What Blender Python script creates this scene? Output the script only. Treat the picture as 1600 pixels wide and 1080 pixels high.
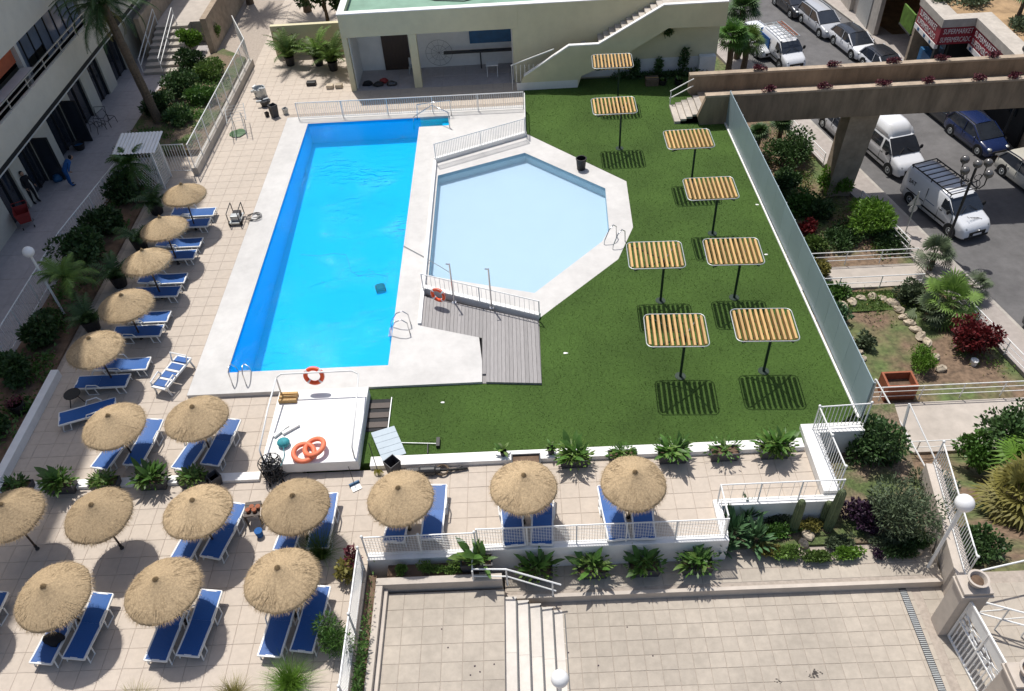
import bpy, bmesh, math, random
from mathutils import Vector, Matrix
random.seed(7)
scene = bpy.context.scene
for o in list(bpy.data.objects): bpy.data.objects.remove(o)
R_ = math.radians

# ---------------------------------------------------------------- camera
CAMZ = 22.0; FPX = 1282.17
_p, _r, _y = R_(44.0866), R_(3.9965), R_(-1.8564)
_fw = Vector((math.sin(_y)*math.cos(_p), math.cos(_y)*math.cos(_p), -math.sin(_p)))
_rt0 = Vector((math.cos(_y), -math.sin(_y), 0)); _dn0 = _fw.cross(_rt0)
_rt = math.cos(_r)*_rt0 + math.sin(_r)*_dn0; _dn = -math.sin(_r)*_rt0 + math.cos(_r)*_dn0
cam = bpy.data.cameras.new('camera'); camo = bpy.data.objects.new('camera', cam)
scene.collection.objects.link(camo); scene.camera = camo
cam.sensor_fit = 'HORIZONTAL'; cam.sensor_width = 36; cam.lens = FPX/1600*36
cam.clip_start = 0.1; cam.clip_end = 3000
M4 = Matrix.Identity(4)
for i in range(3):
    M4[i][0] = _rt[i]; M4[i][1] = -_dn[i]; M4[i][2] = -_fw[i]
M4[2][3] = CAMZ
camo.matrix_world = M4

# ---------------------------------------------------------------- sky, sun, exposure
SUN = Vector((-.18, .39, 1)).normalized()
w = bpy.data.worlds.new('World'); scene.world = w; w.use_nodes = True
nt = w.node_tree; bg = nt.nodes['Background']
sk = nt.nodes.new('ShaderNodeTexSky'); sk.sky_type = 'NISHITA'; sk.sun_disc = False
sk.sun_elevation = math.asin(SUN.z); sk.sun_rotation = math.atan2(SUN.x, SUN.y)
sk.altitude = 20; sk.air_density = 1.0; sk.dust_density = 2.5
nt.links.new(sk.outputs[0], bg.inputs[0]); bg.inputs[1].default_value = 0.11
sl = bpy.data.lights.new('sun', 'SUN'); sl.energy = 4.0; sl.angle = R_(0.55); sl.color = (1, .965, .91)
so = bpy.data.objects.new('sun', sl); scene.collection.objects.link(so)
so.rotation_euler = (-SUN).to_track_quat('-Z', 'Y').to_euler()
vs = scene.view_settings; vs.view_transform = 'Standard'; vs.look = 'None'; vs.exposure = 0.13; vs.gamma = 1
vs.use_curve_mapping = False
try:
    scene.render.engine = 'CYCLES'; scene.cycles.use_denoising = True
    scene.cycles.max_bounces = 8; scene.cycles.transparent_max_bounces = 16
except Exception: pass

# ---------------------------------------------------------------- helpers
def G(px, py, z=0.0):
    'survey helper: point of the place at height z seen at photo position px, py'
    v = _fw + _rt*((px-800)/FPX) + _dn*((py-540)/FPX)
    t = (z-CAMZ)/v.z
    return Vector((v.x*t, v.y*t, z))

MATS = {}
def mat(name, col, rough=.7, var=.15, scale=3.0, bump=0.0, bscale=40, metal=0, rnd=0.0, spec=.4, stretch=None, col2=None, big=0, trans=0):
    m = bpy.data.materials.new(name); MATS[name] = m; m.use_nodes = True
    n = m.node_tree.nodes; l = m.node_tree.links; b = n['Principled BSDF']
    b.inputs['Roughness'].default_value = rough; b.inputs['Metallic'].default_value = metal
    b.inputs['Specular IOR Level'].default_value = spec
    tc = n.new('ShaderNodeTexCoord'); src = tc.outputs['Object']
    if rnd:
        o2 = n.new('ShaderNodeObjectInfo'); vm = n.new('ShaderNodeVectorMath'); vm.operation = 'SCALE'; vm.inputs[0].default_value = (31, 47, 17); l.new(o2.outputs['Random'], vm.inputs['Scale'])
        va = n.new('ShaderNodeVectorMath'); l.new(src, va.inputs[0]); l.new(vm.outputs[0], va.inputs[1]); src = va.outputs[0]
    if stretch:
        mp = n.new('ShaderNodeMapping'); mp.inputs['Scale'].default_value = stretch; l.new(src, mp.inputs[0]); src = mp.outputs[0]
    nz = n.new('ShaderNodeTexNoise'); nz.inputs['Scale'].default_value = scale; nz.inputs['Detail'].default_value = 6; nz.inputs['Roughness'].default_value = .65
    l.new(src, nz.inputs['Vector'])
    rp = n.new('ShaderNodeValToRGB'); c = Vector(col[:3])
    a = c*(1-var*1.3); e = c*(1+var) if col2 is None else Vector(col2)
    if col2 is not None: a = c
    rp.color_ramp.elements[0].color = (*a, 1); rp.color_ramp.elements[1].color = (*[min(1, q) for q in e], 1)
    rp.color_ramp.elements[0].position = .3; rp.color_ramp.elements[1].position = .7
    l.new(nz.outputs['Fac'], rp.inputs[0]); out = rp.outputs[0]
    if big:
        n2 = n.new('ShaderNodeTexNoise'); n2.inputs['Scale'].default_value = .35; n2.inputs['Detail'].default_value = 5; ge = n.new('ShaderNodeNewGeometry'); l.new(ge.outputs['Position'], n2.inputs['Vector'])
        mr = n.new('ShaderNodeMapRange'); mr.inputs[1].default_value = .3; mr.inputs[2].default_value = .7; mr.inputs[3].default_value = 1-big; mr.inputs[4].default_value = 1+big*.6
        l.new(n2.outputs['Fac'], mr.inputs[0])
        h = n.new('ShaderNodeHueSaturation'); l.new(out, h.inputs['Color']); l.new(mr.outputs[0], h.inputs['Value']); out = h.outputs[0]
    if rnd:
        oi = n.new('ShaderNodeObjectInfo'); mr = n.new('ShaderNodeMapRange'); mr.inputs[3].default_value = 1-rnd; mr.inputs[4].default_value = 1+rnd
        l.new(oi.outputs['Random'], mr.inputs[0]); h = n.new('ShaderNodeHueSaturation'); l.new(out, h.inputs['Color']); l.new(mr.outputs[0], h.inputs['Value']); out = h.outputs[0]
    l.new(out, b.inputs['Base Color'])
    if bump:
        nb = n.new('ShaderNodeTexNoise'); nb.inputs['Scale'].default_value = bscale; nb.inputs['Detail'].default_value = 4; l.new(src, nb.inputs['Vector'])
        bp = n.new('ShaderNodeBump'); bp.inputs['Strength'].default_value = bump; bp.inputs['Distance'].default_value = .02
        l.new(nb.outputs['Fac'], bp.inputs['Height']); l.new(bp.outputs[0], b.inputs['Normal'])
    if trans:
        tr = n.new('ShaderNodeBsdfTranslucent'); l.new(out, tr.inputs[0]); mx = n.new('ShaderNodeMixShader'); mx.inputs[0].default_value = trans
        l.new(b.outputs[0], mx.inputs[1]); l.new(tr.outputs[0], mx.inputs[2]); l.new(mx.outputs[0], n['Material Output'].inputs[0])
    return m

col = scene.collection
class MB:
    def __init__(s): s.v = []; s.f = []
    def add(s, v, f):
        k = len(s.v); s.v += [tuple(q) for q in v]; s.f += [tuple(i+k for i in q) for q in f]; return s
    def box(s, x0, y0, z0, x1, y1, z1):
        return s.add([(x0,y0,z0),(x1,y0,z0),(x1,y1,z0),(x0,y1,z0),(x0,y0,z1),(x1,y0,z1),(x1,y1,z1),(x0,y1,z1)],
                     [(3,2,1,0),(4,5,6,7),(0,1,5,4),(1,2,6,5),(2,3,7,6),(3,0,4,7)])
    def cbox(s, c, sx, sy, sz, rz=0):
        a, b = math.cos(rz), math.sin(rz); v = []
        for z in (-.5, .5):
            for x, y in ((-.5,-.5),(.5,-.5),(.5,.5),(-.5,.5)):
                X, Y = x*sx, y*sy; v.append((c[0]+a*X-b*Y, c[1]+b*X+a*Y, c[2]+z*sz))
        return s.add(v, [(3,2,1,0),(4,5,6,7),(0,1,5,4),(1,2,6,5),(2,3,7,6),(3,0,4,7)])
    def bar(s, p, q, w, h):
        p, q = Vector(p), Vector(q); d = (q-p).normalized(); up = Vector((0,0,1))
        if abs(d.z) > .98: up = Vector((0,1,0))
        x = d.cross(up).normalized()*(w/2); y = x.cross(d).normalized()*(h/2)
        v = [p-x-y, p+x-y, p+x+y, p-x+y, q-x-y, q+x-y, q+x+y, q-x+y]
        return s.add(v, [(3,2,1,0),(4,5,6,7),(0,1,5,4),(1,2,6,5),(2,3,7,6),(3,0,4,7)])
    def tube(s, pts, r, n=6, closed=False):
        pts = [Vector(p) for p in pts]; N = len(pts); k = len(s.v); prev = None
        rr = r if isinstance(r, (list, tuple)) else [r]*N
        for i, p in enumerate(pts):
            a = pts[i-1] if (i > 0 or closed) else p; b = pts[(i+1) % N] if (i < N-1 or closed) else p
            d = (b-a).normalized()
            if prev is None:
                u = Vector((0,0,1)) if abs(d.z) < .9 else Vector((1,0,0)); x = d.cross(u).normalized()
            else: x = (prev-d*prev.dot(d)).normalized()
            prev = x; y = d.cross(x)
            for j in range(n):
                t = 2*math.pi*j/n; s.v.append(tuple(p+(x*math.cos(t)+y*math.sin(t))*rr[i]))
        for i in range(N if closed else N-1):
            for j in range(n):
                a = k+i*n; b = k+((i+1) % N)*n
                s.f.append((a+j, a+(j+1)%n, b+(j+1)%n, b+j))
        if not closed:
            s.f.append(tuple(k+j for j in reversed(range(n)))); s.f.append(tuple(k+(N-1)*n+j for j in range(n)))
        return s
    def prism(s, poly, z0, z1, bottom=False):
        A = sum(poly[i][0]*poly[(i+1)%len(poly)][1]-poly[(i+1)%len(poly)][0]*poly[i][1] for i in range(len(poly)))
        if A < 0: poly = list(reversed(poly))
        n = len(poly); v = [(p[0],p[1],z0) for p in poly]+[(p[0],p[1],z1) for p in poly]
        f = [tuple(range(n, 2*n))]+[(i,(i+1)%n,n+(i+1)%n,n+i) for i in range(n)]
        if bottom: f.append(tuple(reversed(range(n))))
        return s.add(v, f)
    def xprism(s, poly, y0, y1):
        'polygon in x,z extruded along y'
        n = len(poly); v = [(p[0],y0,p[1]) for p in poly]+[(p[0],y1,p[1]) for p in poly]
        f = [tuple(range(n)), tuple(reversed(range(n,2*n)))]+[(n+i,n+(i+1)%n,(i+1)%n,i) for i in range(n)]
        return s.add(v, f)
    def lathe(s, prof, n=16, c=(0,0,0), caps=True, wob=0, sq=(1,1)):
        k = len(s.v); m = len(prof)
        for (r, z) in prof:
            for j in range(n):
                t = 2*math.pi*j/n; q = r*(1+random.uniform(-wob, wob)); s.v.append((c[0]+q*math.cos(t)*sq[0], c[1]+q*math.sin(t)*sq[1], c[2]+z))
        for i in range(m-1):
            for j in range(n):
                s.f.append((k+i*n+j, k+i*n+(j+1)%n, k+(i+1)*n+(j+1)%n, k+(i+1)*n+j))
        if caps:
            s.f.append(tuple(k+j for j in reversed(range(n)))); s.f.append(tuple(k+(m-1)*n+j for j in range(n)))
        return s
    def torus(s, c, R, r, n=28, m=10, axis='z', a0=0, a1=2*math.pi):
        pts = []; N = n
        full = abs(a1-a0-2*math.pi) < 1e-6
        for i in range(N if full else N+1):
            t = a0+(a1-a0)*i/N; x, y = R*math.cos(t), R*math.sin(t)
            pts.append((c[0]+x, c[1]+y, c[2]) if axis == 'z' else (c[0]+x, c[1], c[2]+y) if axis == 'y' else (c[0], c[1]+x, c[2]+y))
        return s.tube(pts, r, m, closed=full)
    def sphere(s, c, r, n=16, m=10, sq=(1,1,1)):
        k = len(s.v)
        for i in range(m+1):
            a = math.pi*i/m
            for j in range(n):
                t = 2*math.pi*j/n; s.v.append((c[0]+sq[0]*r*math.sin(a)*math.cos(t), c[1]+sq[1]*r*math.sin(a)*math.sin(t), c[2]-sq[2]*r*math.cos(a)))
        for i in range(m):
            for j in range(n): s.f.append((k+i*n+j, k+i*n+(j+1)%n, k+(i+1)*n+(j+1)%n, k+(i+1)*n+j))
        return s
    def mesh(s, name, smooth=False):
        me = bpy.data.meshes.new(name); me.from_pydata(s.v, [], s.f); me.update()
        if smooth:
            for p in me.polygons: p.use_smooth = True
        return me
    def build(s, name, m, parent=None, loc=(0,0,0), smooth=False, rot=(0,0,0), bevel=0):
        me = s.mesh(name, smooth); me.materials.append(m if not isinstance(m, str) else MATS[m])
        return put(name, me, parent, loc, rot, bevel)
def put(name, me, parent=None, loc=(0,0,0), rot=(0,0,0), bevel=0, scale=None):
    o = bpy.data.objects.new(name, me); col.objects.link(o); o.location = loc; o.rotation_euler = rot; o.parent = parent
    if scale: o.scale = scale
    if bevel:
        b = o.modifiers.new('bevel', 'BEVEL'); b.width = bevel; b.segments = 2; b.limit_method = 'ANGLE'
    return o
def tag(o, label=None, cat=None, group=None, kind=None):
    if label: o['label'] = label
    if cat: o['category'] = cat
    if group: o['group'] = group
    if kind: o['kind'] = kind
    return o
def thing(name, label, cat, loc=(0,0,0), rz=0, group=None):
    o = bpy.data.objects.new(name, None); col.objects.link(o); o.location = loc; o.rotation_euler = (0,0,rz); o.empty_display_size = .2
    return tag(o, label, cat, group)
def copy_tree(o, parent=None):
    c = o.copy(); col.objects.link(c); c.parent = parent
    for ch in list(o.children): copy_tree(ch, c)
    return c
def dup(root, label, loc, rz=None, group=None, scale=None):
    c = copy_tree(root); c.location = loc; c['label'] = label
    if rz is not None: c.rotation_euler = (c.rotation_euler[0], c.rotation_euler[1], rz)
    if group: c['group'] = group
    if scale: c.scale = (scale,)*3
    return c
def struct(name, mb, m, smooth=False): return tag(mb.build(name, m, smooth=smooth), kind='structure')
def text(body, size, name, m, parent, loc, rot, extrude=.004, squash=1.0):
    c = bpy.data.curves.new(name, 'FONT'); c.body = body; c.size = size; c.extrude = extrude; c.align_x = 'CENTER'; c.align_y = 'CENTER'; c.resolution_u = 2
    t = bpy.data.objects.new(name+'_tmp', c); col.objects.link(t)
    me = bpy.data.meshes.new_from_object(t.evaluated_get(bpy.context.evaluated_depsgraph_get())); bpy.data.objects.remove(t)
    me.materials.clear(); me.materials.append(MATS[m] if isinstance(m, str) else m)
    return put(name, me, parent, loc, rot, scale=(squash, 1, 1))

# ---------------------------------------------------------------- materials
mat('terrace_tile', (.495,.425,.355), .75, .06, 5, .08, 60, rnd=.03, big=.05)
mat('grout', (.37,.315,.265), .9, .15, 8)
mat('court_tile', (.40,.35,.29), .75, .1, 4, .08, 60, rnd=.045, big=.16)
mat('court_stone', (.50,.44,.38), .8, .08, 3, .08, 50, big=.1)
mat('step_stone', (.60,.555,.50), .8, .08, 3, .08, 50, big=.1, rnd=.05)
mat('walk_tile', (.40,.37,.37), .75, .08, 4, .05, 60, rnd=.05, big=.1)
mat('white_stone', (.545,.53,.51), .6, .07, 2.2, .05, 50, big=.10)
mat('white_paint', (.78,.77,.75), .5, .05, 3, big=.04)
mat('white_metal', (.76,.76,.74), .35, .04, 6)
mat('wall_cream', (.61,.56,.375), .8, .05, 1.5, .05, 80, big=.06)
mat('hotel_cream', (.60,.56,.47), .8, .05, 1.2, big=.06)
mat('wall_white', (.70,.69,.66), .8, .06, 1.5, .04, 70, big=.06)
mat('roof_green', (.20,.33,.25), .8, .12, 1.2, big=.15)
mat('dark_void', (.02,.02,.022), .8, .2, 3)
mat('brown_wood', (.05,.032,.024), .5, .25, 3, stretch=(8,8,.6))
mat('blue_board', (.02,.10,.22), .5, .2, 2)
mat('glass_dark', (.025,.03,.04), .06, .2, 1, spec=.8)
mat('glass_blue', (.22,.26,.34), .12, .2, .7, spec=.7)
mat('dark_metal', (.03,.03,.032), .45, .2, 6)
mat('steel', (.62,.62,.63), .22, .06, 5, metal=1)
mat('galv', (.45,.47,.47), .4, .1, 8, metal=.6)
mat('asphalt', (.125,.121,.121), .85, .15, 1.6, .25, 120, big=.16)
mat('pavement', (.36,.32,.29), .85, .12, 3, .1, 60, big=.12)
mat('path_stone', (.45,.40,.35), .85, .1, 2, .1, 60, big=.1)
mat('kerb_stone', (.38,.35,.31), .85, .15, 3)
mat('road_paint', (.62,.62,.6), .7, .2, 6)
mat('concrete', (.38,.30,.22), .85, .2, 2.2, .15, 30, big=.18)
mat('concrete_stain', (.25,.19,.13), .9, .3, 1.6, .2, 30, stretch=(1,1,.25), big=.2)
mat('concrete_pale', (.46,.415,.36), .85, .14, 2, .1, 40, big=.12)
mat('soil', (.16,.105,.07), .95, .35, 2.5, .6, 18, big=.2)
mat('dry_earth', (.36,.24,.13), .95, .3, 1.2, .5, 8, big=.25)
mat('rock', (.44,.37,.28), .9, .25, 3, .5, 12, rnd=.15)
mat('grass_ground', (.075,.12,.03), .95, .45, 4, .6, 30, big=.3)
mat('turf', (.055,.104,.020), .85, .30, 9, .6, 200, big=.24, spec=.2, stretch=(1,3.0,1))
mat('straw', (.41,.305,.185), .9, .25, 14, .5, 60, rnd=.16, stretch=(1,1,2.5), spec=.15)
mat('straw_dark', (.22,.15,.075), .9, .3, 14, .4, 60)
mat('sling_blue', (.014,.095,.32), .5, .1, 30, .15, 300, rnd=.12)
mat('plastic_white', (.74,.74,.72), .35, .05, 5, rnd=.04)
mat('wood_slat', (.50,.31,.12), .65, .25, 6, .1, 60, stretch=(10,.6,10), rnd=.16)
mat('deck_board', (.29,.275,.27), .7, .12, 5, .1, 60, stretch=(6,.5,6), rnd=.12)
mat('screen_panel', (.30,.375,.41), .35, .05, .8, rnd=.04)
mat('orange_ring', (.78,.09,.02), .5, .1, 8)
mat('orange_faded', (.80,.20,.10), .55, .12, 8)
mat('planter_grey', (.055,.055,.06), .6, .2, 6)
mat('pot_black', (.018,.017,.018), .5, .2, 6)
mat('terracotta', (.30,.10,.05), .8, .2, 6)
mat('leaf_a', (.075,.165,.028), .5, .35, 3, rnd=.3, trans=.25, spec=.5)
mat('leaf_b', (.12,.20,.04), .55, .35, 2, rnd=.3, trans=.25)
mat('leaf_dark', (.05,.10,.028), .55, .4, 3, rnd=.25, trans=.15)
mat('leaf_olive', (.10,.135,.07), .6, .35, 3, trans=.2)
mat('leaf_lime', (.13,.25,.03), .5, .3, 3, trans=.3)
mat('leaf_yellow', (.22,.20,.05), .6, .35, 3, trans=.25)
mat('leaf_red', (.13,.014,.016), .5, .4, 4, trans=.2)
mat('leaf_purple', (.035,.015,.035), .5, .4, 4, trans=.1)
mat('leaf_aloe', (.075,.15,.065), .5, .25, 3, trans=.1)
mat('flower_red', (.115,.02,.032), .6, .3, 6)
mat('bark', (.13,.095,.065), .95, .35, 6, .8, 14, stretch=(1,1,3))
mat('cactus', (.12,.15,.075), .7, .25, 5, .3, 30)
mat('skin', (.42,.24,.16), .6, .05, 5)
mat('cloth_black', (.012,.012,.015), .9, .2, 8)
mat('cloth_blue', (.02,.10,.30), .9, .2, 8)
mat('red_plastic', (.32,.035,.03), .5, .15, 5)
mat('orange_panel', (.50,.13,.06), .8, .1, 3)
mat('teal_net', (.04,.28,.32), .7, .25, 10)
mat('tyre', (.012,.012,.012), .85, .2, 8)
mat('rubber', (.02,.02,.02), .8, .2, 8)
mat('sign_red', (.27,.02,.035), .45, .08, 3)
mat('sign_white', (.75,.73,.72), .5, .05, 4)
mat('yellow', (.55,.5,.08), .5, .1, 5)
for nm, c in (('car_white',(.72,.73,.75)),('car_silver',(.42,.43,.45)),('car_dark',(.02,.022,.028)),('car_blue',(.012,.024,.085)),('car_beige',(.5,.48,.42))):
    m = mat(nm, c, .25, .02, 2, spec=.6); m.node_tree.nodes['Principled BSDF'].inputs['Coat Weight'].default_value = .6
# ================================================================ SETTING
def K(x, y, z): return (x*(CAMZ-z)/CAMZ, y*(CAMZ-z)/CAMZ)
def KP(l, z): return [K(x, y, z) for x, y in l]
ZS, ZL, ZR = .20, .10, .08

def water_mat(name, tint, bump, scale, body=(0,.5,.95), cloud=.2):
    m = bpy.data.materials.new(name); MATS[name] = m; m.use_nodes = True; n = m.node_tree.nodes; l = m.node_tree.links
    n.remove(n['Principled BSDF'])
    t = n.new('ShaderNodeBsdfTransparent'); t.inputs[0].default_value = (*tint, 1)
    g = n.new('ShaderNodeBsdfGlossy'); g.inputs['Roughness'].default_value = .03
    fr = n.new('ShaderNodeFresnel'); fr.inputs[0].default_value = 1.27
    tc = n.new('ShaderNodeTexCoord'); mp = n.new('ShaderNodeMapping'); mp.inputs['Scale'].default_value = (.8, 1.6, 1); l.new(tc.outputs['Object'], mp.inputs[0])
    nz = n.new('ShaderNodeTexNoise'); nz.inputs['Scale'].default_value = scale; nz.inputs['Detail'].default_value = 4; nz.inputs['Distortion'].default_value = .6; l.new(mp.outputs[0], nz.inputs[0])
    n2 = n.new('ShaderNodeTexNoise'); n2.inputs['Scale'].default_value = .32; n2.inputs['Detail'].default_value = 3; l.new(tc.outputs['Object'], n2.inputs[0]); mr = n.new('ShaderNodeMapRange'); mr.inputs[1].default_value = .45; mr.inputs[2].default_value = .66; mr.inputs[3].default_value = .15*bump; mr.inputs[4].default_value = bump; l.new(n2.outputs['Fac'], mr.inputs[0])
    bp = n.new('ShaderNodeBump'); l.new(mr.outputs[0], bp.inputs['Strength']); bp.inputs['Distance'].default_value = .22; l.new(nz.outputs['Fac'], bp.inputs['Height'])
    l.new(bp.outputs[0], g.inputs['Normal']); l.new(bp.outputs[0], fr.inputs['Normal'])
    mx = n.new('ShaderNodeMixShader'); l.new(fr.outputs[0], mx.inputs[0]); l.new(t.outputs[0], mx.inputs[1]); l.new(g.outputs[0], mx.inputs[2])
    df = n.new('ShaderNodeBsdfDiffuse'); df.inputs[0].default_value = (*body, 1); m2 = n.new('ShaderNodeMixShader'); m2.inputs[0].default_value = cloud; l.new(t.outputs[0], m2.inputs[1]); l.new(df.outputs[0], m2.inputs[2]); l.new(m2.outputs[0], mx.inputs[1])
    l.new(mx.outputs[0], n['Material Output'].inputs[0]); return m
water_mat('pool_water', (.45,.95,1.0), 1.0, 2.4, (.0,.60,.95), .17); water_mat('wading_water', (.95,.985,1.0), .15, 2, (.45,.66,.80), .12)
mat('pool_paint', (.002,.46,.85), .5, .02, 1, spec=.2); mat('pool_wall_paint', (.004,.46,.90), .5, .02, 1, spec=.2)
mat('wading_paint', (.41,.53,.64), .6, .02, 1); mat('wading_edge', (.30,.46,.54), .6, .04, 3)

# far ground, garden, street ------------------------------------------------
struct('ground', MB().add([(-600,-600,-5.8),(600,-600,-5.8),(600,900,-5.8),(-600,900,-5.8)], [(0,1,2,3)]), 'dry_earth')
ZST = -5.2; FS = (CAMZ-ZST)/(CAMZ+4)
def near_kerb(y): return FS*(20.45+.215*(32.43-y/FS))
def far_kerb(y): return FS*(25.1+.215*(56-y/FS))
Y0, Y1 = 8, 130
struct('street', MB().add([(near_kerb(Y0),Y0,ZST),(far_kerb(Y0),Y0,ZST),(far_kerb(Y1),Y1,ZST),(near_kerb(Y1),Y1,ZST)], [(0,1,2,3)]), 'asphalt')
def strip_mesh(fx0, fx1, z0, z1):
    return MB().add([(fx0(Y0),Y0,z0),(fx1(Y0),Y0,z0),(fx1(Y1),Y1,z0),(fx0(Y1),Y1,z0),(fx0(Y0),Y0,z1),(fx1(Y0),Y0,z1),(fx1(Y1),Y1,z1),(fx0(Y1),Y1,z1)],
                    [(4,5,6,7),(1,2,6,5),(3,0,4,7),(0,1,5,4)])
struct('kerb', strip_mesh(lambda y: near_kerb(y)-.17, near_kerb, ZST-.3, ZST+.13), 'kerb_stone')
struct('pavement', strip_mesh(lambda y: near_kerb(y)-1.83, lambda y: near_kerb(y)-.17, ZST-.3, ZST+.126), 'pavement')
struct('kerb', strip_mesh(far_kerb, lambda y: far_kerb(y)+.17, ZST-.3, ZST+.13), 'kerb_stone')
struct('pavement', strip_mesh(lambda y: far_kerb(y)+.17, lambda y: far_kerb(y)+1.5, ZST-.3, ZST+.126), 'pavement')
mk = MB()
for i in range(9):
    yy = 30+i*5.0; xx = (near_kerb(yy)+far_kerb(yy))/2+2.3
    mk.add([(xx,yy,ZST+.004),(xx+.1,yy,ZST+.004),(xx+.1-.35,yy+1.6,ZST+.004),(xx-.35,yy+1.6,ZST+.004)], [(0,1,2,3)])
def gz(x, y):
    t = max(0, min(1, (20.0-y)/7.0)); return ZST-.05+3.95*t
g = MB(); nx, ny = 26, 60
for j in range(ny+1):
    for i in range(nx+1):
        yy = 4+j*(70/ny); x0, x1 = 10.3, near_kerb(yy)-1.83; xx = x0+(x1-x0)*i/nx
        zz = gz(xx, yy)+(random.uniform(-.05,.07) if 0 < i < nx else 0); g.v.append((xx, yy, zz))
for j in range(ny):
    for i in range(nx): a = j*(nx+1)+i; g.f.append((a, a+1, a+nx+2, a+nx+1))
def blotch(name, c1, c2, sc, lo=.45, hi=.55):
    m = bpy.data.materials.new(name); MATS[name] = m; m.use_nodes = True; n = m.node_tree.nodes; l = m.node_tree.links; b = n['Principled BSDF']; b.inputs['Roughness'].default_value = .95
    tc = n.new('ShaderNodeTexCoord'); a = n.new('ShaderNodeTexNoise'); a.inputs['Scale'].default_value = sc; a.inputs['Detail'].default_value = 7; l.new(tc.outputs['Object'], a.inputs[0])
    f = n.new('ShaderNodeTexNoise'); f.inputs['Scale'].default_value = sc*14; f.inputs['Detail'].default_value = 5; l.new(tc.outputs['Object'], f.inputs[0])
    rp = n.new('ShaderNodeValToRGB'); rp.color_ramp.elements[0].color = (*c1,1); rp.color_ramp.elements[1].color = (*c2,1); rp.color_ramp.elements[0].position = lo; rp.color_ramp.elements[1].position = hi; l.new(a.outputs['Fac'], rp.inputs[0])
    h = n.new('ShaderNodeHueSaturation'); mr = n.new('ShaderNodeMapRange'); mr.inputs[1].default_value = .3; mr.inputs[2].default_value = .7; mr.inputs[3].default_value = .6; mr.inputs[4].default_value = 1.35
    l.new(f.outputs['Fac'], mr.inputs[0]); l.new(mr.outputs[0], h.inputs['Value']); l.new(rp.outputs[0], h.inputs['Color']); l.new(h.outputs[0], b.inputs['Base Color'])
    bp = n.new('ShaderNodeBump'); bp.inputs['Strength'].default_value = .8; bp.inputs['Distance'].default_value = .06; l.new(f.outputs['Fac'], bp.inputs['Height']); l.new(bp.outputs[0], b.inputs['Normal'])
blotch('garden_mix', (.17,.115,.075), (.09,.125,.04), .35, .46, .60)
blotch('bed_mix', (.19,.14,.095), (.08,.11,.035), .9, .45, .58)
struct('garden_ground', g, 'garden_mix')
def gpath(p, name='garden_path'): return struct(name, MB().prism(p, ZST-.2, ZST+.07), 'path_stone')
gpath([(12.6,31.2*FS),(near_kerb(31.2*FS)-1.84,31.2*FS),(near_kerb(29.6*FS)-1.84,29.6*FS),(12.6,29.6*FS)])
gpath([(11.3,22.3*FS),(near_kerb(22.3*FS)-1.84,22.3*FS),(near_kerb(19.75*FS)-1.84,19.75*FS),(11.3,19.75*FS)])

# terrace ---------------------------------------------------------------
TB = -5.6
t = MB(); zt = -.012
for p in ([(-34,2),(-5.3,2),(-5.3,17),(-34,17)], [(-34,17),(-12.9,17),(-12.9,80),(-34,80)], [(-12.9,17),(-7.9,17),(-7.9,20.85),(-12.9,20.85)],
          [(-5.3,13.75),(5.55,13.75),(5.55,17.3),(-5.3,17.3)], [(5.55,15.0),(8.95,15.0),(8.95,17.3),(5.55,17.3)], [(-12.9,41.6),(.3,41.6),(.3,44.4),(-12.9,44.4)],
          [(-12.9,44.4),(-9.6,44.4),(-9.6,80),(-12.9,80)], [(-9.6,44.4),(11.2,44.4),(11.2,54.5),(-9.6,54.5)]):
    t.prism(p, TB, zt)
terrace = struct('terrace_floor', t, 'grout')
def tile_mesh(name, s, sy, m, th=.03, gap=.009):
    a, b = s/2-gap/2, sy/2-gap/2; e = .008
    mb = MB().add([(-a,-b,-th),(a,-b,-th),(a,b,-th),(-a,b,-th),(-a+e,-b+e,0),(a-e,-b+e,0),(a-e,b-e,0),(-a+e,b-e,0),(-a,-b,-e),(a,-b,-e),(a,b,-e),(-a,b,-e)],
                  [(4,5,6,7),(8,9,5,4),(9,10,6,5),(10,11,7,6),(11,8,4,7),(0,1,9,8),(1,2,10,9),(2,3,11,10),(3,0,8,11)])
    me = mb.mesh(name); me.materials.append(MATS[m]); return me, mb
tm, tmb = tile_mesh('tile', .6, .6, 'terrace_tile')
cnt = 0; rest = MB()
def scatter_tiles(x0, x1, y0, y1, s, single):
    global cnt
    nx = int(round((x1-x0)/s)); ny = int(round((y1-y0)/s)); sx, sy = (x1-x0)/nx, (y1-y0)/ny
    for j in range(ny):
        for i in range(nx):
            c = (x0+(i+.5)*sx, y0+(j+.5)*sy, random.uniform(-.003,.002))
            if single and cnt < 300: put('tile', tm, terrace, c, scale=(sx/.6, sy/.6, 1)); cnt += 1
            else: rest.add([(v[0]*sx/.6+c[0], v[1]*sy/.6+c[1], v[2]+c[2]) for v in tmb.v], tmb.f)
scatter_tiles(-16.7, -5.3, 9.2, 17.0, .6, True); scatter_tiles(-5.3, 5.55, 13.75, 17.3, .6, True)
scatter_tiles(-20.3, -16.7, 9.2, 17.0, .6, False); scatter_tiles(5.55, 8.95, 15.0, 17.3, .6, False)
scatter_tiles(-12.9, -7.9, 17.0, 20.85, .6, False); scatter_tiles(-18.3, -12.9, 17.0, 42, .6, False)
scatter_tiles(-16.2, .3, 42, 44.4, .6, False); scatter_tiles(-16.2, -9.6, 44.4, 60, .6, False)
rt = rest.build('tile_field', 'terrace_tile', terrace); rt['kind'] = 'stuff'
wt, wtb = tile_mesh('paving_slab', 1.3, 1.3, 'walk_tile'); rest = MB()
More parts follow.
